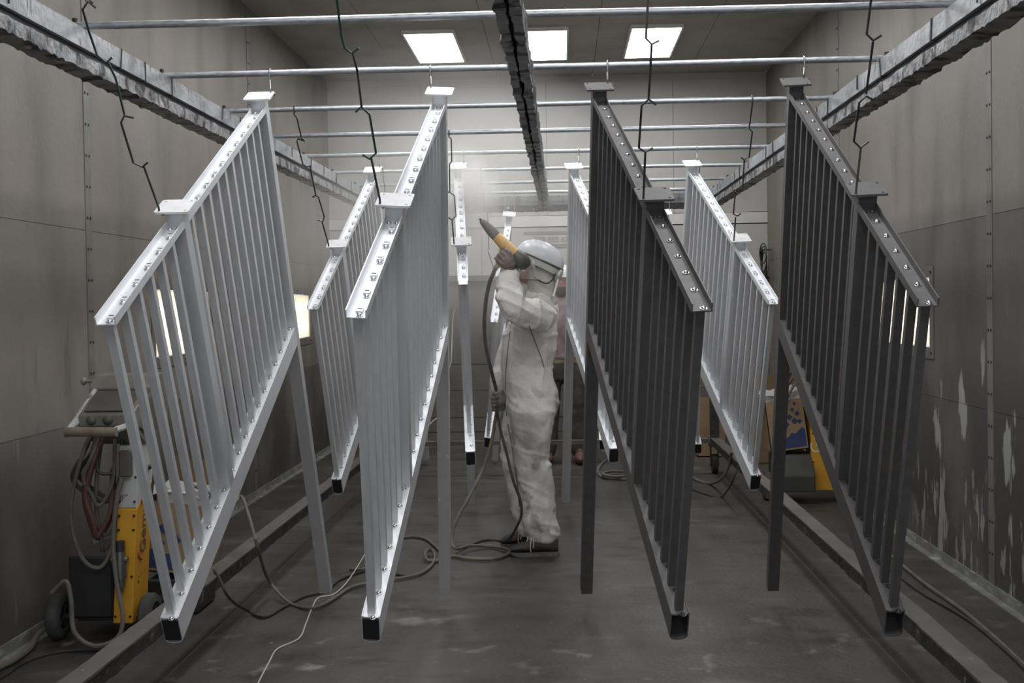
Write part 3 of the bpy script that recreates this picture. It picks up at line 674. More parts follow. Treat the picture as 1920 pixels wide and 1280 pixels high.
# bunched folds at elbow, cuffs, seat and knees
for (p, q, y, r) in ((946,556,6.29,.05),(985,603,6.40,.06),(1027,688,6.70,.04),(1030,985,6.62,.05),(1030,1003,6.60,.05),(1022,872,6.60,.045),(938,700,6.93,.04)): g.ell(X(p, q, y), ((r,0,0),(0,r,0),(0,0,r*.6)), 10, 8)
cov = skinned(g, 'coverall', M['coverall'], worker, .0085, 6, ((.22, .016),))
def fold(me, f):
    me.update(); nn = [v.normal.copy() for v in me.vertices]; cc_ = [v.co.copy() for v in me.vertices]
    for v, n_, c in zip(me.vertices, nn, cc_): v.co = c + n_*f(c)
    me.update()
def crease(c):
    up_ = max(0, min(1, (c.z-.80)/.25)); dia = c.x*.55
    a = noise.noise(Vector((c.x*9, c.y*8, (c.z-dia)*3.2)))          # long hanging folds of the trunk
    b_ = noise.noise(Vector((c.x*4+7, c.y*6, (c.z+c.x*.5)*13)))       # cross folds at sleeves, knees and ankles
    ra, rb = (1-abs(a))**5, (1-abs(b_))**5
    kn = math.exp(-((c.z-.50)/.10)**2) + 1.2*math.exp(-((c.z-.16)/.11)**2) + .5*math.exp(-((c.z-.86)/.06)**2) + (1.0 if c.z > 1.22 else 0)
    return -.003 + up_*.013*ra + (.35+.8*min(kn, 1.3))*.010*rb + .004*noise.noise(c*16)
fold(cov.data, crease)
# seams and zip lines on the coverall, waist fold
def surf(pts, y0, r=.0035, k=5):
    """line laid on the camera-side surface of the coverall"""
    dg_y = []
    me = cov.data
    from mathutils.bvhtree import BVHTree
    global BV
    try: BV
    except NameError: BV = BVHTree.FromPolygons([v.co for v in me.vertices], [p.vertices for p in me.polygons])
    out = []
    for px, py in spline([Vector((a, b_, 0)) for a, b_ in pts], k).__iter__() if False else [(v.x, v.y) for v in spline([Vector((a, b_, 0)) for a, b_ in pts], k)]:
        d = ray(px, py).normalized(); h = BV.ray_cast(Vector((0, 0, CAM_H)), d, 12)
        if h[0] is not None: out.append(h[0] - d*.001)
    return out
for nm, pts in (('zip_seam', [(960,598),(954,640),(949,690),(948,740),(950,780)]), ('side_seam', [(992,610),(1003,640),(1014,668),(1020,688)]), ('leg_seam', [(952,795),(962,850),(969,900),(974,950)])):
    P_ = surf(pts, 0)
    if len(P_) > 2: G().tube(P_, .0032, 6).build(nm, M['seamline'], worker, smooth=True)
# neck hood under the helmet
g = G(); limb(g, [X(1017,572,YC), X(1016,548,YC), X(1014,522,YC), X(1016,500,YC)], [.090, .078, .082, .088]); g.ell(HC-FW*.045-UP*.02, (FW*.075, SD*.088, UP*.09), 18, 10)
skinned(g, 'neck_hood', M['gaiter'], worker, .009, 4, ((.05, .016),))
# helmet shell, brim bracket, visor, chin strap
HB = X(1010, 487, YC)
D1 = (X(1053,506,YC)-X(967,468,YC)).normalized(); U1 = Vector((-D1.z, 0, D1.x)); 
g = G(); R = []
for i in range(13):
    th = PI/2*i/12; rr = math.cos(th)**.85 if i < 12 else .02; hh = math.sin(th)
    R.append([HB + U1*(hh*.108) + D1*(.146*rr*math.cos(2*PI*k/32)+.004) + SD*(.122*rr*math.sin(2*PI*k/32)) for k in range(32)])
R2 = [[HB + U1*(-.004) + D1*(.136*math.cos(2*PI*k/32)+.004) + SD*(.112*math.sin(2*PI*k/32)) for k in range(32)], [HB + U1*.03 + D1*(.13*math.cos(2*PI*k/32)+.004) + SD*(.106*math.sin(2*PI*k/32)) for k in range(32)]]
g.rings([R2[1], R2[0]] + R); hel = g.build('helmet', M['helmet'], worker, smooth=True)
G().tube([HB + U1*.002 + D1*(.147*math.cos(2*PI*k/32)+.004) + SD*(.123*math.sin(2*PI*k/32)) for k in range(32)], .005, 6, closed=True).build('rim', M['gun_olive'], hel, smooth=True)
g = G()                                           # band bracket from brow to nape, hung below the rim
for s_ in (-1, 1):
    R = []
    for k in range(13):
        a = PI*(.04+.9*k/12); c = HB - U1*(.014+.012*k/12) + D1*(-.142*math.cos(a)+.002) + SD*(s_*.117*math.sin(a))
        nrm = (D1*(-math.cos(a)) + SD*(s_*math.sin(a))).normalized(); h_ = .017
        R.append([c+U1*h_+nrm*.004, c-U1*h_+nrm*.004, c-U1*h_-nrm*.004, c+U1*h_-nrm*.004])
    g.rings(R)
g.build('visor_bracket', M['helmet_trim'], hel)
g = G(); b0 = X(1050, 510, YC); g.ell(b0-U1*.02, (D1*.022, SD*.09, U1*.045), 14, 8); g.build('nape_guard', M['helmet_trim'], hel, smooth=True)
DV = Vector((.16, 0, -1)).normalized(); g = G(); vs = []; nA, nZ = 20, 6
for i in range(nZ+1):
    for k in range(nA+1):
        a = math.radians(-82+164*k/nA); t = i/nZ
        c = HB - U1*.020 + D1*(-.148*math.cos(a)+.006) + SD*(.122*math.sin(a))
        vs.append(c + DV*(.150-.055*(1-math.cos(a)))*t + D1*(.012*t*t))
g.add(vs, [(i*(nA+1)+k, i*(nA+1)+k+1, (i+1)*(nA+1)+k+1, (i+1)*(nA+1)+k) for i in range(nZ) for k in range(nA)])
vis = g.build('face_shield', M['visor'], worker, smooth=True)
g = G(); g.tube(vs[-(nA+1):], .0028, 6); g.build('visor_edge', M['letter'], vis, smooth=True)
G().tube(spline([X(1042,512,6.60), X(1036,524,6.61), X(1026,531,6.62), X(1015,528,6.625), X(1002,520,6.63)]), .004, 6).build('chin_strap', M['strap'], worker, smooth=True)
G().tube([X(1047,520,6.66), X(1042,540,6.63), X(1037,556,6.60)], .006, 6).build('neck_strap', M['letter_white'], worker, smooth=True)
# shoes: canvas upper, rubber sole, laces
def shoe(name_y, toe_px, heel_px, sole_py):
    y = CAM_H*0 + name_y; a, c = X(toe_px, sole_py, y), X(heel_px, sole_py, y); L = c.x-a.x; z = 0.0
    secs = [(0,.018,.020),(.04,.030,.028),(.12,.042,.038),(.25,.050,.052),(.42,.047,.072),(.62,.042,.09),(.82,.040,.092),(.95,.034,.086),(1.0,.022,.07)]
    R = []
    for t, hw, h in secs:
        x = a.x+L*t; R.append([Vector((x, y+hw*math.cos(2*PI*k/14), .024+h*.5+h*.5*math.sin(2*PI*k/14)*(1 if math.sin(2*PI*k/14) > 0 else .96))) for k in range(14)])
    up = G().rings(R).build('shoe', M['shoe'], worker, smooth=True)
    g = G(); R = []
    for t, hw, h in secs: zb_ = .001+.012*max(0, (.22-t)/.22)**2; R.append([Vector((a.x-.006+(L+.012)*t, y-hw-.004, zb_)), Vector((a.x-.006+(L+.012)*t, y+hw+.004, zb_)), Vector((a.x-.006+(L+.012)*t, y+hw+.003, .023)), Vector((a.x-.006+(L+.012)*t, y-hw-.003, .023))])
    g.rings(R).build('sole', M['sole'], up)
    g = G(); R = []
    for t, hw, h in [(-.01,.03,.024),(.06,.043,.036),(.16,.0495,.047),(.25,.052,.055)]:
        R.append([Vector((a.x+L*t, y+hw*math.cos(2*PI*k/14), .025+h*.5+h*.5*math.sin(2*PI*k/14))) for k in range(14)])
    g.rings(R).build('toe_cap', M['shoe_dark'], up, smooth=True)
    g = G()
    for k in range(4):
        t = .36+.06*k; h = .03+.078+.02*(k/3)*1.3; g.tube([(a.x+L*t-.006, y-.038, h-.02), (a.x+L*t, y-.012, h+.004), (a.x+L*t+.006, y+.02, h)], .003, 5)
    g.tube(spline([Vector((a.x+L*.44, y-.02, .115)), Vector((a.x+L*.42, y-.05, .085)), Vector((a.x+L*.41, y-.056, .045)), Vector((a.x+L*.43, y-.054, .03))]), .003, 5)
    g.tube(spline([Vector((a.x+L*.46, y-.02, .115)), Vector((a.x+L*.48, y-.05, .09)), Vector((a.x+L*.47, y-.056, .055))]), .003, 5)
    g.build('lace', M['lace'], up, smooth=True)
shoe(6.60, 959, 1047, 1037); shoe(6.84, 941, 1018, 1024)
# spray gun: barrel, yellow body, rear cap, trigger, grip, connector
YG = 6.33
GT, GM, GR = X(902, 413, YG), X(932, 444, YG), X(966, 477, YG)
gun = thing('spray_gun', 'yellow and grey powder spray gun held up in the gloved hand of the worker', 'spray gun', GM)
BD = (GT-GR).normalized(); GP = Vector((-BD.z, 0, BD.x)); GP = GP if GP.z < 0 else -GP      # grip direction, down
g = G(); L_ = (GM-GT).length
g.tube([GT, GT-BD*.006, GT-BD*.03, GM+BD*.05, GM+BD*.008, GM], [.012, .016, .020, .0275, .0285, .024], 16); g.build('barrel', M['gun_grey'], gun, smooth=True)
G().cyl(GT+BD*.012, GT-BD*.004, .006, 10).build('nozzle', M['gun_olive'], gun, smooth=True)
g = G(); B0 = GM+BD*.012; g.tube([B0, B0-BD*.012, B0-BD*.06, GR], [.023, .029, .033, .031], 14); g.build('gun_body', M['gun_yellow'], gun, smooth=True)
g = G(); g.tube([GR+BD*.006, GR-BD*.02, GR-BD*.055, GR-BD*.085, GR-BD*.098], [.034, .044, .045, .036, .016], 16); g.build('rear_cap', M['gun_olive'], gun, smooth=True)
G0 = X(957, 471, YG); G1 = X(934, 497, YG)
g = G(); R = []
gd = (G1-G0).normalized(); gf = Vector((gd.z, 0, -gd.x)); gf = gf if gf.x < 0 else -gf
for t, a, b_ in ((0,.026,.018),(.3,.023,.017),(.7,.022,.017),(.92,.024,.018),(1,.022,.017)):
    c = G0+(G1-G0)*t; R.append([c+gf*(a*math.cos(2*PI*k/12))+SD*(b_*math.sin(2*PI*k/12)) for k in range(12)])
g.rings(R).build('grip', M['gun_yellow'], gun, smooth=True)
G().tube([G0+gf*.045+BD*.01, G0+gf*.05+gd*.025, G0+gf*.04+gd*.045], .006, 8).build('trigger', M['gun_yellow'], gun, smooth=True)
G().cyl(G1-gd*.004, G1+gd*.022, .0165, 14, .014).build('hose_connector', M['screw'], gun, smooth=True)
# gloved hands: palm, four curled fingers, thumb
def grip_hand(name, c0, axis, fwd, side, wrist, m_, s=1.0, grip_r=.026, kn=4):
    """hand closed round a bar: axis = along the bar from index to little finger, fwd = away from wrist, side = back of hand"""
    g = G(); A, Fv, Sd = axis.normalized(), fwd.normalized(), side.normalized()
    back = c0 + Sd*(grip_r+.014*s)
    palm = c0 - Fv*(grip_r+.018*s) + Sd*(grip_r*.6)
    g.tube([wrist, wrist*.5+palm*.5+Sd*.004, palm, palm*.5+(back+Fv*.004)*.5, back+Fv*.004], [.027*s, .034*s, .036*s, .033*s, .026*s], 14)
    for off in (-.022, 0, .022): g.tube([palm+A*off*s, back+A*off*1.35*s-Fv*.008], [.022*s, .015*s], 12)
    for i, (off, ln) in enumerate(((-.036, .95), (-.0125, 1.06), (.0115, 1.0), (.034, .82))):
        o_ = A*off*s; r = .0105*s*(1 if i < 3 else .88)
        k0 = back+o_-Fv*.004
        pts = [k0, back+o_+Fv*(.024*ln*s)+Sd*.002, c0+o_+Fv*((grip_r+.012)*1.0)+Sd*.008, c0+o_+Fv*((grip_r+.006))-Sd*(.012*s), c0+o_+Fv*.006-Sd*(grip_r+.010*s), c0+o_-Fv*.012*ln-Sd*(grip_r+.009*s)]
        P_ = spline(pts, 4); n_ = len(P_)
        g.tube(P_, [r*(1.12-.32*j/(n_-1)) for j in range(n_)], 10); g.ell(P_[-1], ((r*.8,0,0),(0,r*.8,0),(0,0,r*.8)), 8, 6)
        g.ell(k0+Sd*.003, ((.013*s,0,0),(0,.013*s,0),(0,0,.013*s)), 8, 6)
    th = [palm-A*.020*s-Sd*.004, palm-A*.040*s+Fv*.006-Sd*.018*s, c0-A*.052*s-Sd*(grip_r+.010*s)-Fv*.006, c0-A*.050*s+Fv*.020*s-Sd*(grip_r+.010*s)]
    P_ = spline(th, 4); g.tube(P_, [.0155*s-(.005*s)*j/(len(P_)-1) for j in range(len(P_))], 10); g.ell(P_[-1], ((.01*s,0,0),(0,.01*s,0),(0,0,.01*s)), 8, 6)
    return skinned(g, name, m_, worker, .0036, 3, ((.02, .004),))
grip_hand('glove', G0+(G1-G0)*.46, gd, gf, Vector((0,-1,0)), X(955, 508, 6.37), M['glove'], 1.02, .022)
HD = X(932, 756, 6.86)
grip_hand('glove', HD, Vector((.05,0,-1)), Vector((-1,0,-.1)), Vector((.1,-1,0)), X(934, 729, 6.88), M['glove'], 1.0, .016)

# second person behind
Y2 = 10.45
p2 = thing('person', 'person in white cap and faded pink shirt standing behind the worker, mostly hidden', 'person', (0, Y2, 0))
x2 = X(1055, 700, Y2).x
def V2(dx, dy, z): return Vector((x2+dx, Y2+dy, z))
g = G()
ering(g, [(V2(0,0,.86),.155,.11),(V2(0,0,1.0),.165,.115),(V2(0,0,1.15),.16,.115),(V2(0,0,1.32),.19,.12),(V2(0,0,1.42),.16,.10),(V2(0,0,1.46),.07,.07)])
for s_ in (-1, 1):
    limb(g, [V2(.10*s_,0,.88), V2(.12*s_,-.01,.50), V2(.14*s_,.01,.09)], [.085,.06,.042]); limb(g, [V2(.19*s_,0,1.38), V2(.24*s_,.02,1.12), V2(.22*s_,-.06,.88)], [.055,.045,.035])
    g.ell(V2(.215*s_,-.08,.80), ((.03,0,0),(0,.035,0),(0,0,.06)), 10, 8)
limb(g, [V2(0,0,1.44), V2(0,-.01,1.54)], [.055,.052])
g.ell(V2(0,-.01,1.615), ((.075,0,0),(0,.095,0),(0,0,.115)), 20, 12); g.ell(V2(0,-.108,1.60), ((.014,0,0),(0,.018,0),(0,0,.024)), 8, 6); g.ell(V2(0,-.075,1.545), ((.05,0,0),(0,.04,0),(0,0,.05)), 12, 8)
skinned(g, 'body', M['skin'], p2, .014, 3)
g = G(); g.ell(V2(0,-.055,1.535), ((.062,0,0),(0,.066,0),(0,0,.058)), 14, 10); g.build('beard', M['hair'], p2, smooth=True)
g = G(); ering(g, [(V2(0,0,.93),.185,.14),(V2(0,0,1.08),.18,.135),(V2(0,0,1.3),.21,.14),(V2(0,0,1.41),.19,.12),(V2(0,0,1.475),.085,.085)])
for s_ in (-1, 1): limb(g, [V2(.19*s_,0,1.38), V2(.235*s_,.01,1.2), V2(.245*s_,.01,1.10)], [.075,.07,.068])
skinned(g, 'shirt', M['pink'], p2, .014, 4, ((.12, .03),))
g = G(); ering(g, [(V2(0,0,.895),.176,.132),(V2(0,0,.935),.176,.132)]); g.build('belt', M['khaki'], p2, smooth=True)
g = G(); ering(g, [(V2(0,0,.74),.17,.13),(V2(0,0,.82),.18,.135),(V2(0,0,.91),.172,.128)])
for s_ in (-1, 1): limb(g, [V2(.10*s_,0,.84), V2(.12*s_,-.01,.50), V2(.14*s_,.01,.12)], [.105,.088,.08])
skinned(g, 'trousers', M['pants'], p2, .014, 4, ((.12, .03),))
for s_ in (-1, 1):
    g = G(); g.ell(V2(.145*s_,-.08,.05), ((.055,0,0),(0,.13,0),(0,0,.055)), 14, 8); g.ell(V2(.145*s_,-.02,.09), ((.05,0,0),(0,.06,0),(0,0,.07)), 12, 8); g.build('boot', M['boot'], p2, smooth=True)
g = G(); g.ell(V2(0,0,1.655), ((.105,0,0),(0,.125,0),(0,0,.115)), 22, 8, PI/2); cp = g.build('cap', M['helmet'], p2, smooth=True)
G().tube([V2(.112*math.cos(2*PI*k/24), .135*math.sin(2*PI*k/24)-.01, 1.652) for k in range(24)], .010, 6, closed=True).build('cap_brim', M['helmet_trim'], cp, smooth=True)

# ------------------------------------------------------------------ powder coating units, boxes
def text(body, size, m_, parent, mx, name='lettering', ext=.0008):
    cu = bpy.data.curves.new(name, 'FONT'); cu.body = body; cu.size = size; cu.extrude = ext; cu.align_x = 'CENTER'; cu.align_y = 'CENTER'
    o = bpy.data.objects.new(name, cu); COL.objects.link(o); dg = bpy.context.evaluated_depsgraph_get()
    me = bpy.data.meshes.new_from_object(o.evaluated_get(dg)); bpy.data.objects.remove(o); bpy.data.curves.remove(cu); me.name = name; me.materials.clear()
    me.transform(mx); return link(name, me, m_, parent)
def axes(x, y, o): 
    z = x.cross(y); m_ = Matrix((x, y, z)).transposed().to_4x4(); m_.translation = o; return m_
def wheel(parent, x0, x1, y, r, hub=1):
    g = G(); n = 28; w_ = x1-x0
    prof = [(x0, r*.62), (x0+.004, r*.9), (x0+w_*.25, r), (x1-w_*.25, r), (x1-.004, r*.9), (x1, r*.62), (x1-.008, r*.56), (x0+.008, r*.56)]
    R = [[Vector((p[0], y+p[1]*math.cos(2*PI*k/n), r+.001+p[1]*math.sin(2*PI*k/n))) for p in prof] for k in range(n)]
    g.rings(R, closed=True); wv = g.build('wheel', M['rubber'], parent, smooth=True)
    g = G(); g.cyl((x0+.012, y, r+.001), (x1-.012, y, r+.001), r*.57, 20); g.cyl((x0, y, r+.001), (x1+.006, y, r+.001), r*.16, 10)
    for k in range(5):
        a = 2*PI*k/5; g.cyl((x1-.014, y+.1*r*math.cos(a), r+.1*r*math.sin(a)), (x1-.010, y+.5*r*math.cos(a), r+.5*r*math.sin(a)), .009, 6)
    g.build('hub', M['black'], wv, smooth=True)
def column(t, x0, x1, y0, y1, zb, zs, zt, slant=.10, lean=0.0):
    """yellow lower cabinet with a slanted white upper cabinet; the split climbs along the side"""
    def L(z): return lean*(z-zb)
    g = G(); n = [(x0,y0),(x1,y0),(x1,y1),(x0,y1)]; hi = [zs, zs, zs+slant, zs+slant]
    vs = [Vector((x+L(zb), y, zb)) for x, y in n]+[Vector((x+L(h), y, h)) for (x, y), h in zip(n, hi)]
    F_ = [(3,2,1,0),(4,5,6,7),(0,1,5,4),(1,2,6,5),(2,3,7,6),(3,0,4,7)]
    low = g.add(vs, F_).build('yellow_cabinet', M['yellow'], t, bevel=.003)
    g = G(); vs = [Vector((x+L(h), y, h+.002)) for (x, y), h in zip(n, hi)]+[Vector((x+L(zt), y, zt)) for x, y in n]
    up = g.add(vs, F_).build('white_cabinet', M['unit_white'], t, bevel=.003)
    for z in (zb+.03, zb+.20, zb+.40, zs-.03):
        for x in (x0+.010, x1-.010): G().cyl((x+L(z), y0+.001, z), (x+L(z), y0-.004, z), .0055, 8).build('screw', M['rivet'], low)
    for z in (zs+.03, (zs+zt)/2, zt-.03):
        for x in (x0+.010, x1-.010): G().cyl((x+L(z), y0+.001, z), (x+L(z), y0-.004, z), .005, 8).build('screw', M['rivet'], up)
    return low, up, L
# left unit
U = thing('powder_coating_unit', 'yellow and white powder coating cart with slanted console at the left wall', 'coating machine', (-1.86, 5.05, 0))
x0, x1, y0, y1 = -1.932, -1.848, 4.90, 5.08
low, up, Lf = column(U, x0, x1, y0, y1, .085, .575, .845, .10, .06)
z_ = .46
text('Gema', .088, M['letter'], low, axes(Vector((.035,0,1)).normalized(), Vector((0,-1,0)).cross(Vector((0,0,1))).cross(Vector((0,0,1))) if False else Vector((0,-1,0)), Vector((x1+Lf(.5)+.0012, (y0+y1)/2+.01, .475))) if False else axes(Vector((.035,0,1)).normalized(), Vector((0,-1,0)), Vector((x1+Lf(.475)+.0012, (y0+y1)/2, .475))))
g = G(); P_ = []
for k in range(9):
    a = math.radians(100+14*k); P_.append(Vector((x1+Lf(.37)+.001, (y0+y1)/2+.052*math.cos(a)-.0, .375-.030*math.sin(a)+.0)))
g.tube(P_, .0055, 6); g.build('red_mark', M['letter_red'], low, smooth=True)
g = G(); rr = random.Random(4)
for k in range(9): g.box(x1+Lf(.25), x1+Lf(.25)+.0022, *(lambda a: (a, a+rr.uniform(.006, .02)))(rr.uniform(y0+.03, y1-.04)), *(lambda a: (a, a+rr.uniform(.005, .012)))(rr.uniform(.22, .34)))
g.build('paint_chip', M['rivet'], low)
g = G(); g.tube([(x1+Lf(.6)+.0, y0+.06, .60), (x1+Lf(.6)+.035, y0+.07, .60), (x1+Lf(.7)+.035, y0+.11, .735), (x1+Lf(.7), y0+.13, .735)], .006, 8); g.ell((x1+Lf(.6)+.006, y0+.06, .60), ((.008,0,0),(0,.012,0),(0,0,.012)), 8, 6); g.ell((x1+Lf(.7)+.006, y0+.13, .735), ((.008,0,0),(0,.012,0),(0,0,.012)), 8, 6); g.build('side_handle', M['black'], up, smooth=True)
G().box(-1.915+.035, -1.915+.085, y0-.035, y0-.001, .715, .825).build('junction_box', M['console_dark'], up, bevel=.005)
g = G(); xv = -1.880; g.cyl((xv, y0-.035, .40), (xv, y0-.035, .355), .020, 14); g.cyl((xv, y0-.035, .355), (xv, y0-.035, .29), .024, 14); g.cyl((xv, y0-.035, .29), (xv, y0-.035, .25), .018, 12); g.cyl((xv, y0-.035, .25), (xv, y0-.035, .225), .008, 8); g.cyl((xv-.04, y0-.03, .365), (xv+.03, y0-.03, .365), .013, 10); g.cyl((xv, y0, .33), (xv, y0-.03, .33), .012, 8)
g.build('air_regulator', M['hook_bare'], low, smooth=True)
G().cyl((xv, y0-.035, .40), (xv, y0-.035, .445), .019, 14).build('regulator_knob', M['black'], low, smooth=True)
G().box(-2.125, x0-.002, y0+.01, y1+.22, .105, .37).build('base_box', M['black'], U, bevel=.008)
G().box(-2.10, -1.83, y0+.04, y1+.24, .085, .104).build('cart_floor', M['black'], U)
G().cyl((-2.215, 4.97, .099), (-1.772, 4.97, .099), .012, 10).build('axle', M['hook'], U)
wheel(U, -2.225, -2.165, 4.97, .098); wheel(U, -1.826, -1.768, 4.97, .098)
# console on top
g = G(); cx0, cx1 = -2.02, -1.79
prof = [(4.80,.935),(4.80,.985),(4.97,1.075),(5.10,1.095),(5.10,.88),(4.95,.845),(4.86,.90)]
g.add([Vector((x, y, z)) for x in (cx0, cx1) for y, z in prof], [tuple(range(7)), tuple(range(13, 6, -1))] + [(k, k+7, (k+1) % 7+7, (k+1) % 7) for k in range(7)])
con = g.build('console', M['console'], U, bevel=.004)
G().add([Vector((x, y, z)) for x in (cx0-.02, cx1+.02) for y, z in ((4.965,1.078),(4.965,1.086),(5.03,1.135),(5.14,1.14),(5.14,1.128),(5.035,1.124))], [(0,1,2,3,4,5),(11,10,9,8,7,6)]+[(k, k+6, (k+1) % 6+6, (k+1) % 6) for k in range(6)]).build('hood', M['console'], U)
G().add([Vector((cx1+.002, y, z)) for y, z in ((4.87,.925),(4.97,.875),(5.08,.90),(5.08,1.05),(4.98,1.04))]+[Vector((cx1+.008, y, z)) for y, z in ((4.87,.925),(4.97,.875),(5.08,.90),(5.08,1.05),(4.98,1.04))], [(4,3,2,1,0),(5,6,7,8,9)]+[(k, (k+1)%5, (k+1)%5+5, k+5) for k in range(5)]).build('side_plate', M['console_dark'], con)
G().add([Vector((x, y, z)) for x in (cx0+.02, cx1-.02) for y, z in ((4.815,.998),(4.955,1.072),(4.953,1.076),(4.813,1.002))], [(0,1,2,3),(7,6,5,4)]+[(k, k+4, (k+1) % 4+4, (k+1) % 4) for k in range(4)]).build('display_panel', M['console_dark'], con)
for x in (cx0+.055, cx0+.125): G().ell((x, 4.80, .962), ((.022,0,0),(0,.02,0),(0,0,.02)), 12, 8).build('knob', M['console_dark'], con, smooth=True)
g = G(); g.cyl((-2.045, 4.74, .922), (-1.835, 4.74, .919), .020, 14); g.cyl((-2.05, 4.74, .922), (-2.044, 4.74, .922), .023, 14); hb = g.build('push_handle', M['bar_brown'], U, smooth=True)
G().tube([(-2.04, 4.745, .93), (-2.03, 4.83, .965), (-2.015, 4.97, 1.075)], [.012,.02,.012], 8).build('handle_arm', M['unit_white'], U, smooth=True)
G().tube([(-1.85, 4.745, .925), (-1.81, 4.82, .94)], .014, 8).build('handle_arm', M['unit_white'], U, smooth=True)
g = G(); g.cyl((-2.095, 5.06, 1.11), (-2.0, 5.06, 1.11), .008, 8); g.ell((-2.102, 5.06, 1.11), ((.012,0,0),(0,.017,0),(0,0,.017)), 10, 8); g.build('hook_peg', M['console'], U, smooth=True)
rr = random.Random(11)
for k in range(9):                              # hoses and cables hanging off the console back
    xs = -1.99+.11*rr.random(); xe = -1.99+.05*rr.random(); zl = rr.uniform(.30, .62); yy = 4.83+.02*k*.5
    bow = rr.uniform(.03, .11)
    pts = [Vector((xs, yy, .91)), Vector((xs-bow*.4, yy-.02, .82)), Vector((xs-bow, yy-.02, (zl+.75)/2+.05)), Vector((xs-bow*.7, yy, zl+.06)), Vector((xe, yy+.03, zl)), Vector((xe+.05, yy+.05, zl+.10)), Vector((xe+.06, yy+.06, zl+.28))]
    G().tube(spline(pts), rr.uniform(.006, .0105), 7).build('hose', M[['hose_grey','hose_red','hose_grey','hose_black','hose','hose_red','hose_grey','hose_black','hose_grey'][k]], U, smooth=True)
G().tube(spline([Vector((-1.96,4.86,.90)), Vector((-1.965,4.85,.80)), Vector((-1.955,4.84,.74)), Vector((-1.905,4.86,.73))]), .007, 7).build('cable', M['hose_black'], U, smooth=True)
G().tube(spline([Vector((-1.865,4.86,.715)), Vector((-1.885,4.85,.62)), Vector((-1.90,4.84,.45)), Vector((-1.885,4.83,.28)), Vector((-1.85,4.80,.14)), Vector((-1.87,4.78,.055)), Vector((-1.96,4.76,.03)), Vector((-2.04,4.76,.09)), Vector((-2.06,4.78,.22)), Vector((-2.09,4.80,.29)), Vector((-2.15,4.80,.24))]), .010, 8).build('hose', M['hose_grey'], U, smooth=True)
# right unit
V = thing('powder_coating_unit', 'yellow coating cart with black base, partly hidden beside the right wall', 'coating machine', (1.75, 8.5, 0))
x0, x1, y0, y1 = 1.74, 1.92, 8.28, 8.48
low, up, Lf = column(V, x0, x1, y0, y1, .085, .66, .92, .05, -.03)
text('Gema', .11, M['letter_white'], low, axes(Vector((-.03,0,1)).normalized(), Vector((-1,0,0)), Vector((x0+Lf(.46)+.035, y0-.0012, .48))))
g = G(); g.add([Vector((x, y, z)) for x in (1.49, 1.735) for y, z in ((8.18,.09),(8.18,.20),(8.30,.335),(8.62,.34),(8.62,.09))], [(4,3,2,1,0),(5,6,7,8,9)]+[(k, (k+1)%5, (k+1)%5+5, k+5) for k in range(5)]); g.build('base_box', M['unit_black'], V, bevel=.006)
wheel(V, 1.415, 1.475, 8.42, .10); wheel(V, 1.93, 1.99, 8.42, .10)
G().cyl((1.42, 8.42, .10), (1.985, 8.42, .10), .012, 8).build('axle', M['hook'], V)
g = G(); g.add([Vector((x, y, z)) for x in (1.62, 1.93) for y, z in ((8.22,.93),(8.22,.98),(8.42,1.09),(8.50,1.09),(8.50,.93))], [(4,3,2,1,0),(5,6,7,8,9)]+[(k, (k+1)%5, (k+1)%5+5, k+5) for k in range(5)]); g.build('console', M['console'], V, bevel=.004)
for a, b_ in ((1.60, 'hose_red'), (1.64, 'hose_grey'), (1.57, 'hose_black')): G().tube(spline([Vector((a+.05, 8.30, .95)), Vector((a-.02, 8.22, .86)), Vector((a-.08, 8.24, .74)), Vector((a-.05, 8.40, .70))]), .010, 7).build('hose', M[b_], V, smooth=True)
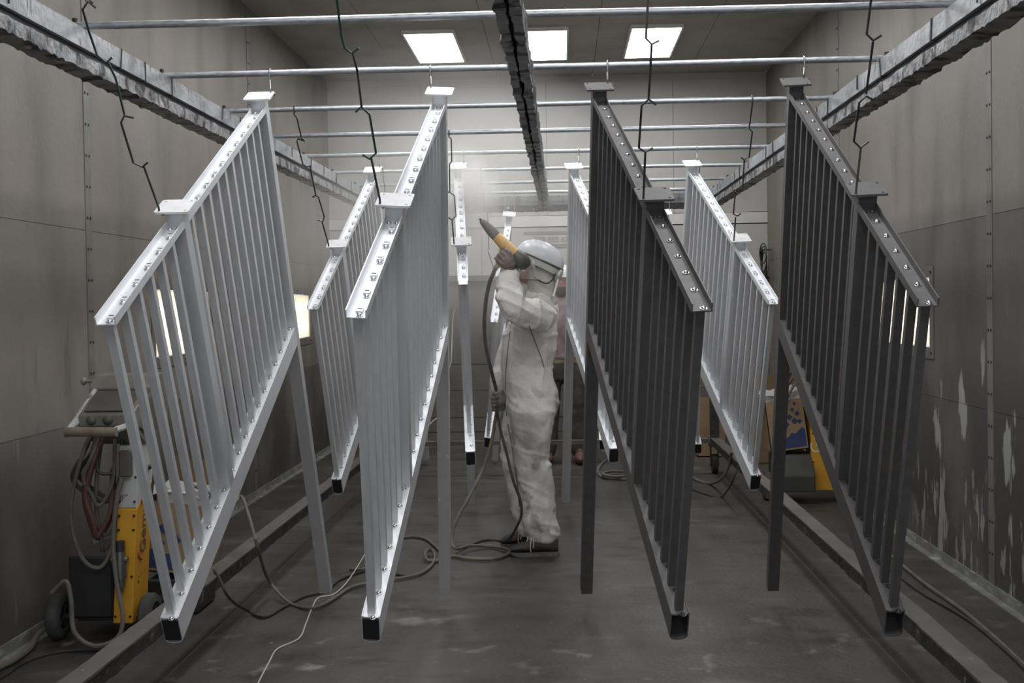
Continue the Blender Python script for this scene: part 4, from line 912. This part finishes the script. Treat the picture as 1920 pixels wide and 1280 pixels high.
# powder boxes with liners and blue printed lozenges
def box(label, o, w_, d, h, rot, tilt, prints, flap=.16, liner=True):
    mx = Matrix.Translation(o) @ Matrix.Rotation(rot, 4, 'Z') @ Matrix.Rotation(tilt, 4, 'Y')
    t = thing('cardboard_box', label, 'box', mx=mx); t_ = .006
    def part(g, nm, m_, **k): return g.build(nm, m_, t, local=True, **k)
    g = G(); g.box(0, w_, 0, t_, 0, h); g.box(0, w_, d-t_, d, 0, h); g.box(0, t_, 0, d, 0, h); g.box(w_-t_, w_, 0, d, 0, h); g.box(0, w_, 0, d, 0, t_); part(g, 'walls', M['card'])
    if flap:
        part(G().add([Vector(p) for p in ((0,d,h),(w_,d,h),(w_+.02,d+.06,h+flap),(-.02,d+.06,h+flap),(0,d+t_,h),(w_,d+t_,h),(w_+.02,d+.066,h+flap),(-.02,d+.066,h+flap))], [(0,1,2,3),(7,6,5,4),(0,4,5,1),(1,5,6,2),(2,6,7,3),(3,7,4,0)]), 'flap', M['card_dark'])
        part(G().add([Vector(p) for p in ((0,0,h),(0,d,h),(-flap*.7,d,h+.04),(-flap*.7,0,h+.04),(0,0,h+t_),(0,d,h+t_),(-flap*.7,d,h+.046),(-flap*.7,0,h+.046))], [(3,2,1,0),(4,5,6,7),(0,1,5,4),(1,2,6,5),(2,3,7,6),(3,0,4,7)]), 'flap', M['card_dark'])
    g = G()
    for (x, z, sz) in prints['loz']: g.add([Vector((x+a*sz, -.0012, z+b_*sz*1.05)) for a, b_ in ((-1,0),(0,-1),(1,0),(0,1))], [(0,1,2,3)])
    if prints.get('wave'): g.add([Vector((x, -.0012, z)) for x, z in prints['wave']], [tuple(range(len(prints['wave'])))])
    if g.v: part(g, 'blue_print', M['blue'])
    if liner:
        g = G(); R = []; rr = random.Random(int(h*1000)); n = 28
        for zz, k_ in ((h-.10, .93), (h+.01, .96), (h+.06, 1.05), (h+.045, 1.12)):
            R.append([Vector((w_/2+k_*w_/2*max(-1, min(1, 1.35*math.cos(2*PI*j/n)))+rr.uniform(-.008,.008), d/2+k_*d/2*max(-1, min(1, 1.35*math.sin(2*PI*j/n)))+rr.uniform(-.008,.008), zz+rr.uniform(-.016,.016))) for j in range(n)])
        g.rings(R, cap=False); part(g, 'plastic_liner', M['film'])
    return t
LOZ = [(.205+.0, .325, .013), (.185, .285, .016), (.215, .255, .019), (.160, .235, .021), (.190, .205, .024), (.130, .185, .025), (.225, .20, .018)]
box('brown cardboard powder box with blue lozenges on the black base of the right cart', (1.455, 8.30, .345), .27, .27, .36, 0, math.radians(-7), dict(loz=LOZ, wave=[(.10,.02),(.255,.02),(.255,.14),(.235,.155),(.21,.135),(.185,.115),(.16,.125),(.135,.10),(.10,.085)]))
box('brown cardboard box with blue lozenges behind the yellow cart on the left', (-1.955, 5.36, .205), .27, .27, .33, 0, math.radians(7), dict(loz=[(.07,.21,.03),(.12,.16,.035),(.05,.14,.03)], wave=[(.005,.02),(.18,.02),(.15,.11),(.09,.09),(.005,.11)]))
G().box(-1.95, -1.71, 5.36, 5.64, .002, .165).build('box_stand', M['black'], None, bevel=.01); tag(bpy.data.objects['box_stand'], 'low black stand under the tilted cardboard box on the left', 'stand')
box('small open brown cardboard box standing at the back behind the rack caster', (1.22, 10.75, .003), .26, .26, .52, 0, 0, dict(loz=[]), flap=0, liner=False)
box('plain brown cardboard box right of the black rack upright at the back', (1.55, 10.25, .003), .34, .30, .50, .15, 0, dict(loz=[]), flap=.1, liner=False)

# ------------------------------------------------------------------ hoses, cables and the white wire
def line(label, cat, name, pts, r, m_, n=8, k=6):
    return tag(G().tube(spline(pts, k), r, n).build(name, m_, None, smooth=True), label, cat)
Fz = lambda px, py, r: at(px, py, z=r)
r = .013
pts = [Vector((-1.72, 5.30, .62)), Vector((-1.55, 5.38, .52)), at(452, 930, y=5.42), at(466, 965, y=5.30), at(482, 1022, y=5.05)+Vector((0,0,0)), Fz(503, 1085, .10), Fz(540, 1128, r), Fz(585, 1139, r), Fz(622, 1124, r), Fz(665, 1098, r), Fz(747, 1084, r), Fz(787, 1075, r), Fz(810, 1058, r), Fz(815, 1040, r), Fz(806, 1030, r+.02), Fz(797, 1037, r+.03), Fz(803, 1050, r), Fz(825, 1050, r), Fz(848, 1042, r), Fz(880, 1047, r), Fz(925, 1047, r), Fz(952, 1038, r), Fz(953, 1030, r+.01), Fz(920, 1024, r), Fz(880, 1023, r+.02), Fz(855, 1028, .05), at(847, 1012, y=6.62), at(856, 975, y=6.66), at(880, 930, y=6.72), at(905, 880, y=6.80), at(921, 830, y=6.84), at(928, 790, y=6.86), HD+Vector((0,-.01,-.05)), HD, HD+Vector((-.002,0,.06)), at(929, 725, y=6.82), at(920, 690, y=6.72), at(911, 650, y=6.6), at(908, 610, y=6.5), at(911, 565, y=6.42), at(918, 530, y=6.36), at(926, 510, y=YG), G1+gd*.02]
line('tan powder hose running across the floor from the left cart up to the gun', 'hose', 'powder_hose', pts, [(.0078 if i < 6*13 else .0092 if i < 6*27 else .0108) for i in range(6*(len(pts)-1)+1)], M['hose'])
line('thin dark cable beside the worker, hanging from the gun along the leg', 'cable', 'gun_cable', [at(931, 760, y=6.80), at(937, 800, y=6.74), at(950, 850, y=6.56), at(962, 900, y=6.50), at(975, 935, y=6.49), at(978, 962, y=6.49), at(970, 985, y=6.5), at(955, 1003, y=6.6)+Vector((0,0,-.02)), Fz(940, 1014, .008), Fz(910, 1012, .008), Fz(880, 1022, .008), Fz(850, 1026, .04)], .0075, M['hose_black'])
line('pale wire hanging from the edge-on railing and trailing to the front floor', 'wire', 'ground_wire', [at(853, 579, y=6.85), at(850, 592, y=6.84), at(848, 622, y=6.82), at(846, 676, y=6.76), at(842, 694, y=6.75), at(842, 747, y=6.7), at(829, 776, y=6.68), at(806, 795, y=6.66), at(770, 850, y=6.6), at(725, 945, y=6.5), at(700, 1008, y=6.4), at(689, 1030, y=6.25), Fz(655, 1085, .02), Fz(627, 1113, .004), Fz(597, 1120, .004), Fz(585, 1140, .004), Fz(573, 1170, .004), Fz(560, 1197, .004), Fz(520, 1216, .004), Fz(505, 1240, .004), Fz(484, 1280, .004), Fz(470, 1310, .004)], .0032, M['wire_white'], 6, 4)
line('black cable draped over the left base rail onto the floor', 'cable', 'floor_cable', [Vector((-1.62, 5.05, .30)), at(398, 1068, y=4.98), at(408, 1078, y=4.85), at(430, 1108, y=4.82)+Vector((0,0,-.03)), Fz(462, 1143, .03), Fz(495, 1157, .008), Fz(530, 1139, .008), Fz(570, 1118, .008), Fz(610, 1108, .008), Fz(640, 1085, .008), Fz(700, 1068, .008), Fz(760, 1080, .008)], .0062, M['hose_black'])
line('thin dark hose looping on the floor in front of the silver post', 'hose', 'floor_hose', [Fz(655, 1066, .01), Fz(690, 1063, .01), Fz(740, 1016, .01), Fz(765, 1006, .01), Fz(795, 1009, .01), Fz(812, 1020, .01), Fz(830, 1038, .01)], .0085, M['hose_grey'])
line('black cable lying along the right wall, nearer to the wall', 'cable', 'floor_cable', [Fz(1640, 1015, .01), Fz(1690, 1058, .01), Fz(1740, 1098, .01), Fz(1800, 1140, .01), Fz(1860, 1190, .01), Fz(1930, 1255, .01)], .010, M['hose_grey'])
line('thinner black cable beside the other one at the right wall', 'cable', 'floor_cable', [Fz(1640, 1045, .008), Fz(1686, 1080, .008), Fz(1735, 1115, .008), Fz(1780, 1140, .008), Fz(1830, 1172, .008), Fz(1900, 1232, .008), Fz(1940, 1275, .008)], .007, M['hose_black'])
line('dark hose on the floor along the bottom of the left wall', 'hose', 'floor_hose', [Fz(-30, 1262, .016), Fz(20, 1240, .016), Fz(55, 1215, .016), Fz(70, 1190, .016), Fz(95, 1165, .016)], .014, M['hose'])
line('black cable on the floor in front of the left cart', 'cable', 'floor_cable', [Fz(0, 1272, .006), Fz(50, 1240, .006), Fz(110, 1222, .006), Fz(180, 1218, .006), Fz(230, 1224, .006)], .005, M['hose_black'])
line('dark coil of cable on the floor at the foot of the dark railing', 'cable', 'cable_coil', [Fz(1135, 862, .01), Fz(1122, 878, .01), Fz(1126, 892, .01), Fz(1150, 897, .01), Fz(1185, 897, .015), Fz(1180, 886, .03), Fz(1150, 883, .03), Fz(1130, 888, .04), Fz(1150, 893, .035), Fz(1180, 891, .035)], .012, M['hose_grey'])
line('grey hose hanging in a loop from the right base rail to the floor', 'hose', 'rail_hose', [at(1372, 846, y=8.4), at(1368, 870, y=8.5), at(1353, 897, y=8.6), Fz(1331, 906, .012), Fz(1308, 900, .012), Fz(1290, 888, .012)], .011, M['hose_grey'])
line('thin black cable trailing from the right base rail over the floor', 'cable', 'rail_cable', [at(1384, 873, y=7.9), at(1372, 905, y=7.95), Fz(1353, 931, .007), Fz(1330, 928, .007), Fz(1297, 917, .007)], .006, M['hose_black'])
g = G()
for k in range(4):
    rx, rz = .085+.012*k, .17-.025*k
    g.tube([Vector((1.965-.012*k, 11.48+rx*1.6*math.cos(2*PI*j/24)-.05*k, 1.72+.05*k+rz*math.sin(2*PI*j/24))) for j in range(24)], .006, 6, closed=True)
g.cyl((2.03, 11.46, 1.91), (1.93, 11.46, 1.91), .008, 8)
tag(g.build('cable_coil', M['hose_black'], None, smooth=True), 'loose coil of dark cable hung on the right wall near the back corner', 'cable')
# faded sign print on the back wall
sg = thing('wall_sign', 'faded grey sign with two bars and a phone number on the back wall', 'sign', (-.1, YB-.001, 1.95))
for z0_, z1_ in ((2.105, 2.135), (1.97, 2.01)): G().box(-.37, .12, YB-.004, YB-.001, z0_, z1_).build('sign_bar', M['sign_dark'], sg)
text('278 888 6736', .075, M['sign_dark'], sg, axes(Vector((1,0,0)), Vector((0,0,1)), Vector((-.06, YB-.003, 2.052))), 'sign_number')

# ------------------------------------------------------------------ cloud of sprayed powder
mt, nt, b = newmat('powder_cloud'); nt.nodes.remove(b)
tc = nt.nodes.new('ShaderNodeTexCoord'); vl = nt.nodes.new('ShaderNodeVectorMath'); vl.operation = 'LENGTH'; nt.links.new(tc.outputs['Object'], vl.inputs[0])
fall = nt.nodes.new('ShaderNodeMapRange'); fall.inputs[1].default_value = 1.0; fall.inputs[2].default_value = .1; nt.links.new(vl.outputs['Value'], fall.inputs[0])
nz = nt.nodes.new('ShaderNodeTexNoise'); nz.inputs['Scale'].default_value = 2.2; nz.inputs['Detail'].default_value = 4; nt.links.new(tc.outputs['Object'], nz.inputs['Vector'])
mr = nt.nodes.new('ShaderNodeMapRange'); mr.inputs[1].default_value = .35; mr.inputs[2].default_value = .7; nt.links.new(nz.outputs[0], mr.inputs[0])
m1 = nt.nodes.new('ShaderNodeMath'); m1.operation = 'MULTIPLY'; nt.links.new(fall.outputs[0], m1.inputs[0]); nt.links.new(mr.outputs[0], m1.inputs[1])
m2 = nt.nodes.new('ShaderNodeMath'); m2.operation = 'MULTIPLY'; m2.operation = 'MULTIPLY'; m2.inputs[1].default_value = 15.0; nt.links.new(m1.outputs[0], m2.inputs[0])
vs_ = nt.nodes.new('ShaderNodeVolumePrincipled'); vs_.inputs['Color'].default_value = (.97, .955, .93, 1); nt.links.new(m2.outputs[0], vs_.inputs['Density'])
nt.links.new(vs_.outputs[0], nt.nodes['Material Output'].inputs['Volume'])
o = G().ell((0,0,0), ((1,0,0),(0,1,0),(0,0,1)), 20, 12).build('powder_cloud', mt, None, smooth=True)
o.location = at(872, 366, y=6.62); o.scale = (.22, .30, .30); o['kind'] = 'stuff'; tag(o, 'hazy cloud of sprayed powder at the tip of the gun', 'powder cloud')

o2 = o.copy(); o2.data = o.data.copy(); COL.objects.link(o2); o2.name = 'powder_haze'
m3 = mt.copy(); m3.name = 'thin_powder_haze'; o2.data.materials.clear(); o2.data.materials.append(m3)
for n_ in m3.node_tree.nodes:
    if n_.type == 'MATH' and abs(n_.inputs[1].default_value-15.0) < .01: n_.inputs[1].default_value = .75
    if n_.type == 'TEX_NOISE': n_.inputs['Scale'].default_value = 1.1
o2.location = (-.85, 7.9, 2.05); o2.scale = (1.35, 2.3, 1.15); tag(o2, 'thin drifting powder haze over the second-row railings on the left', 'powder haze')
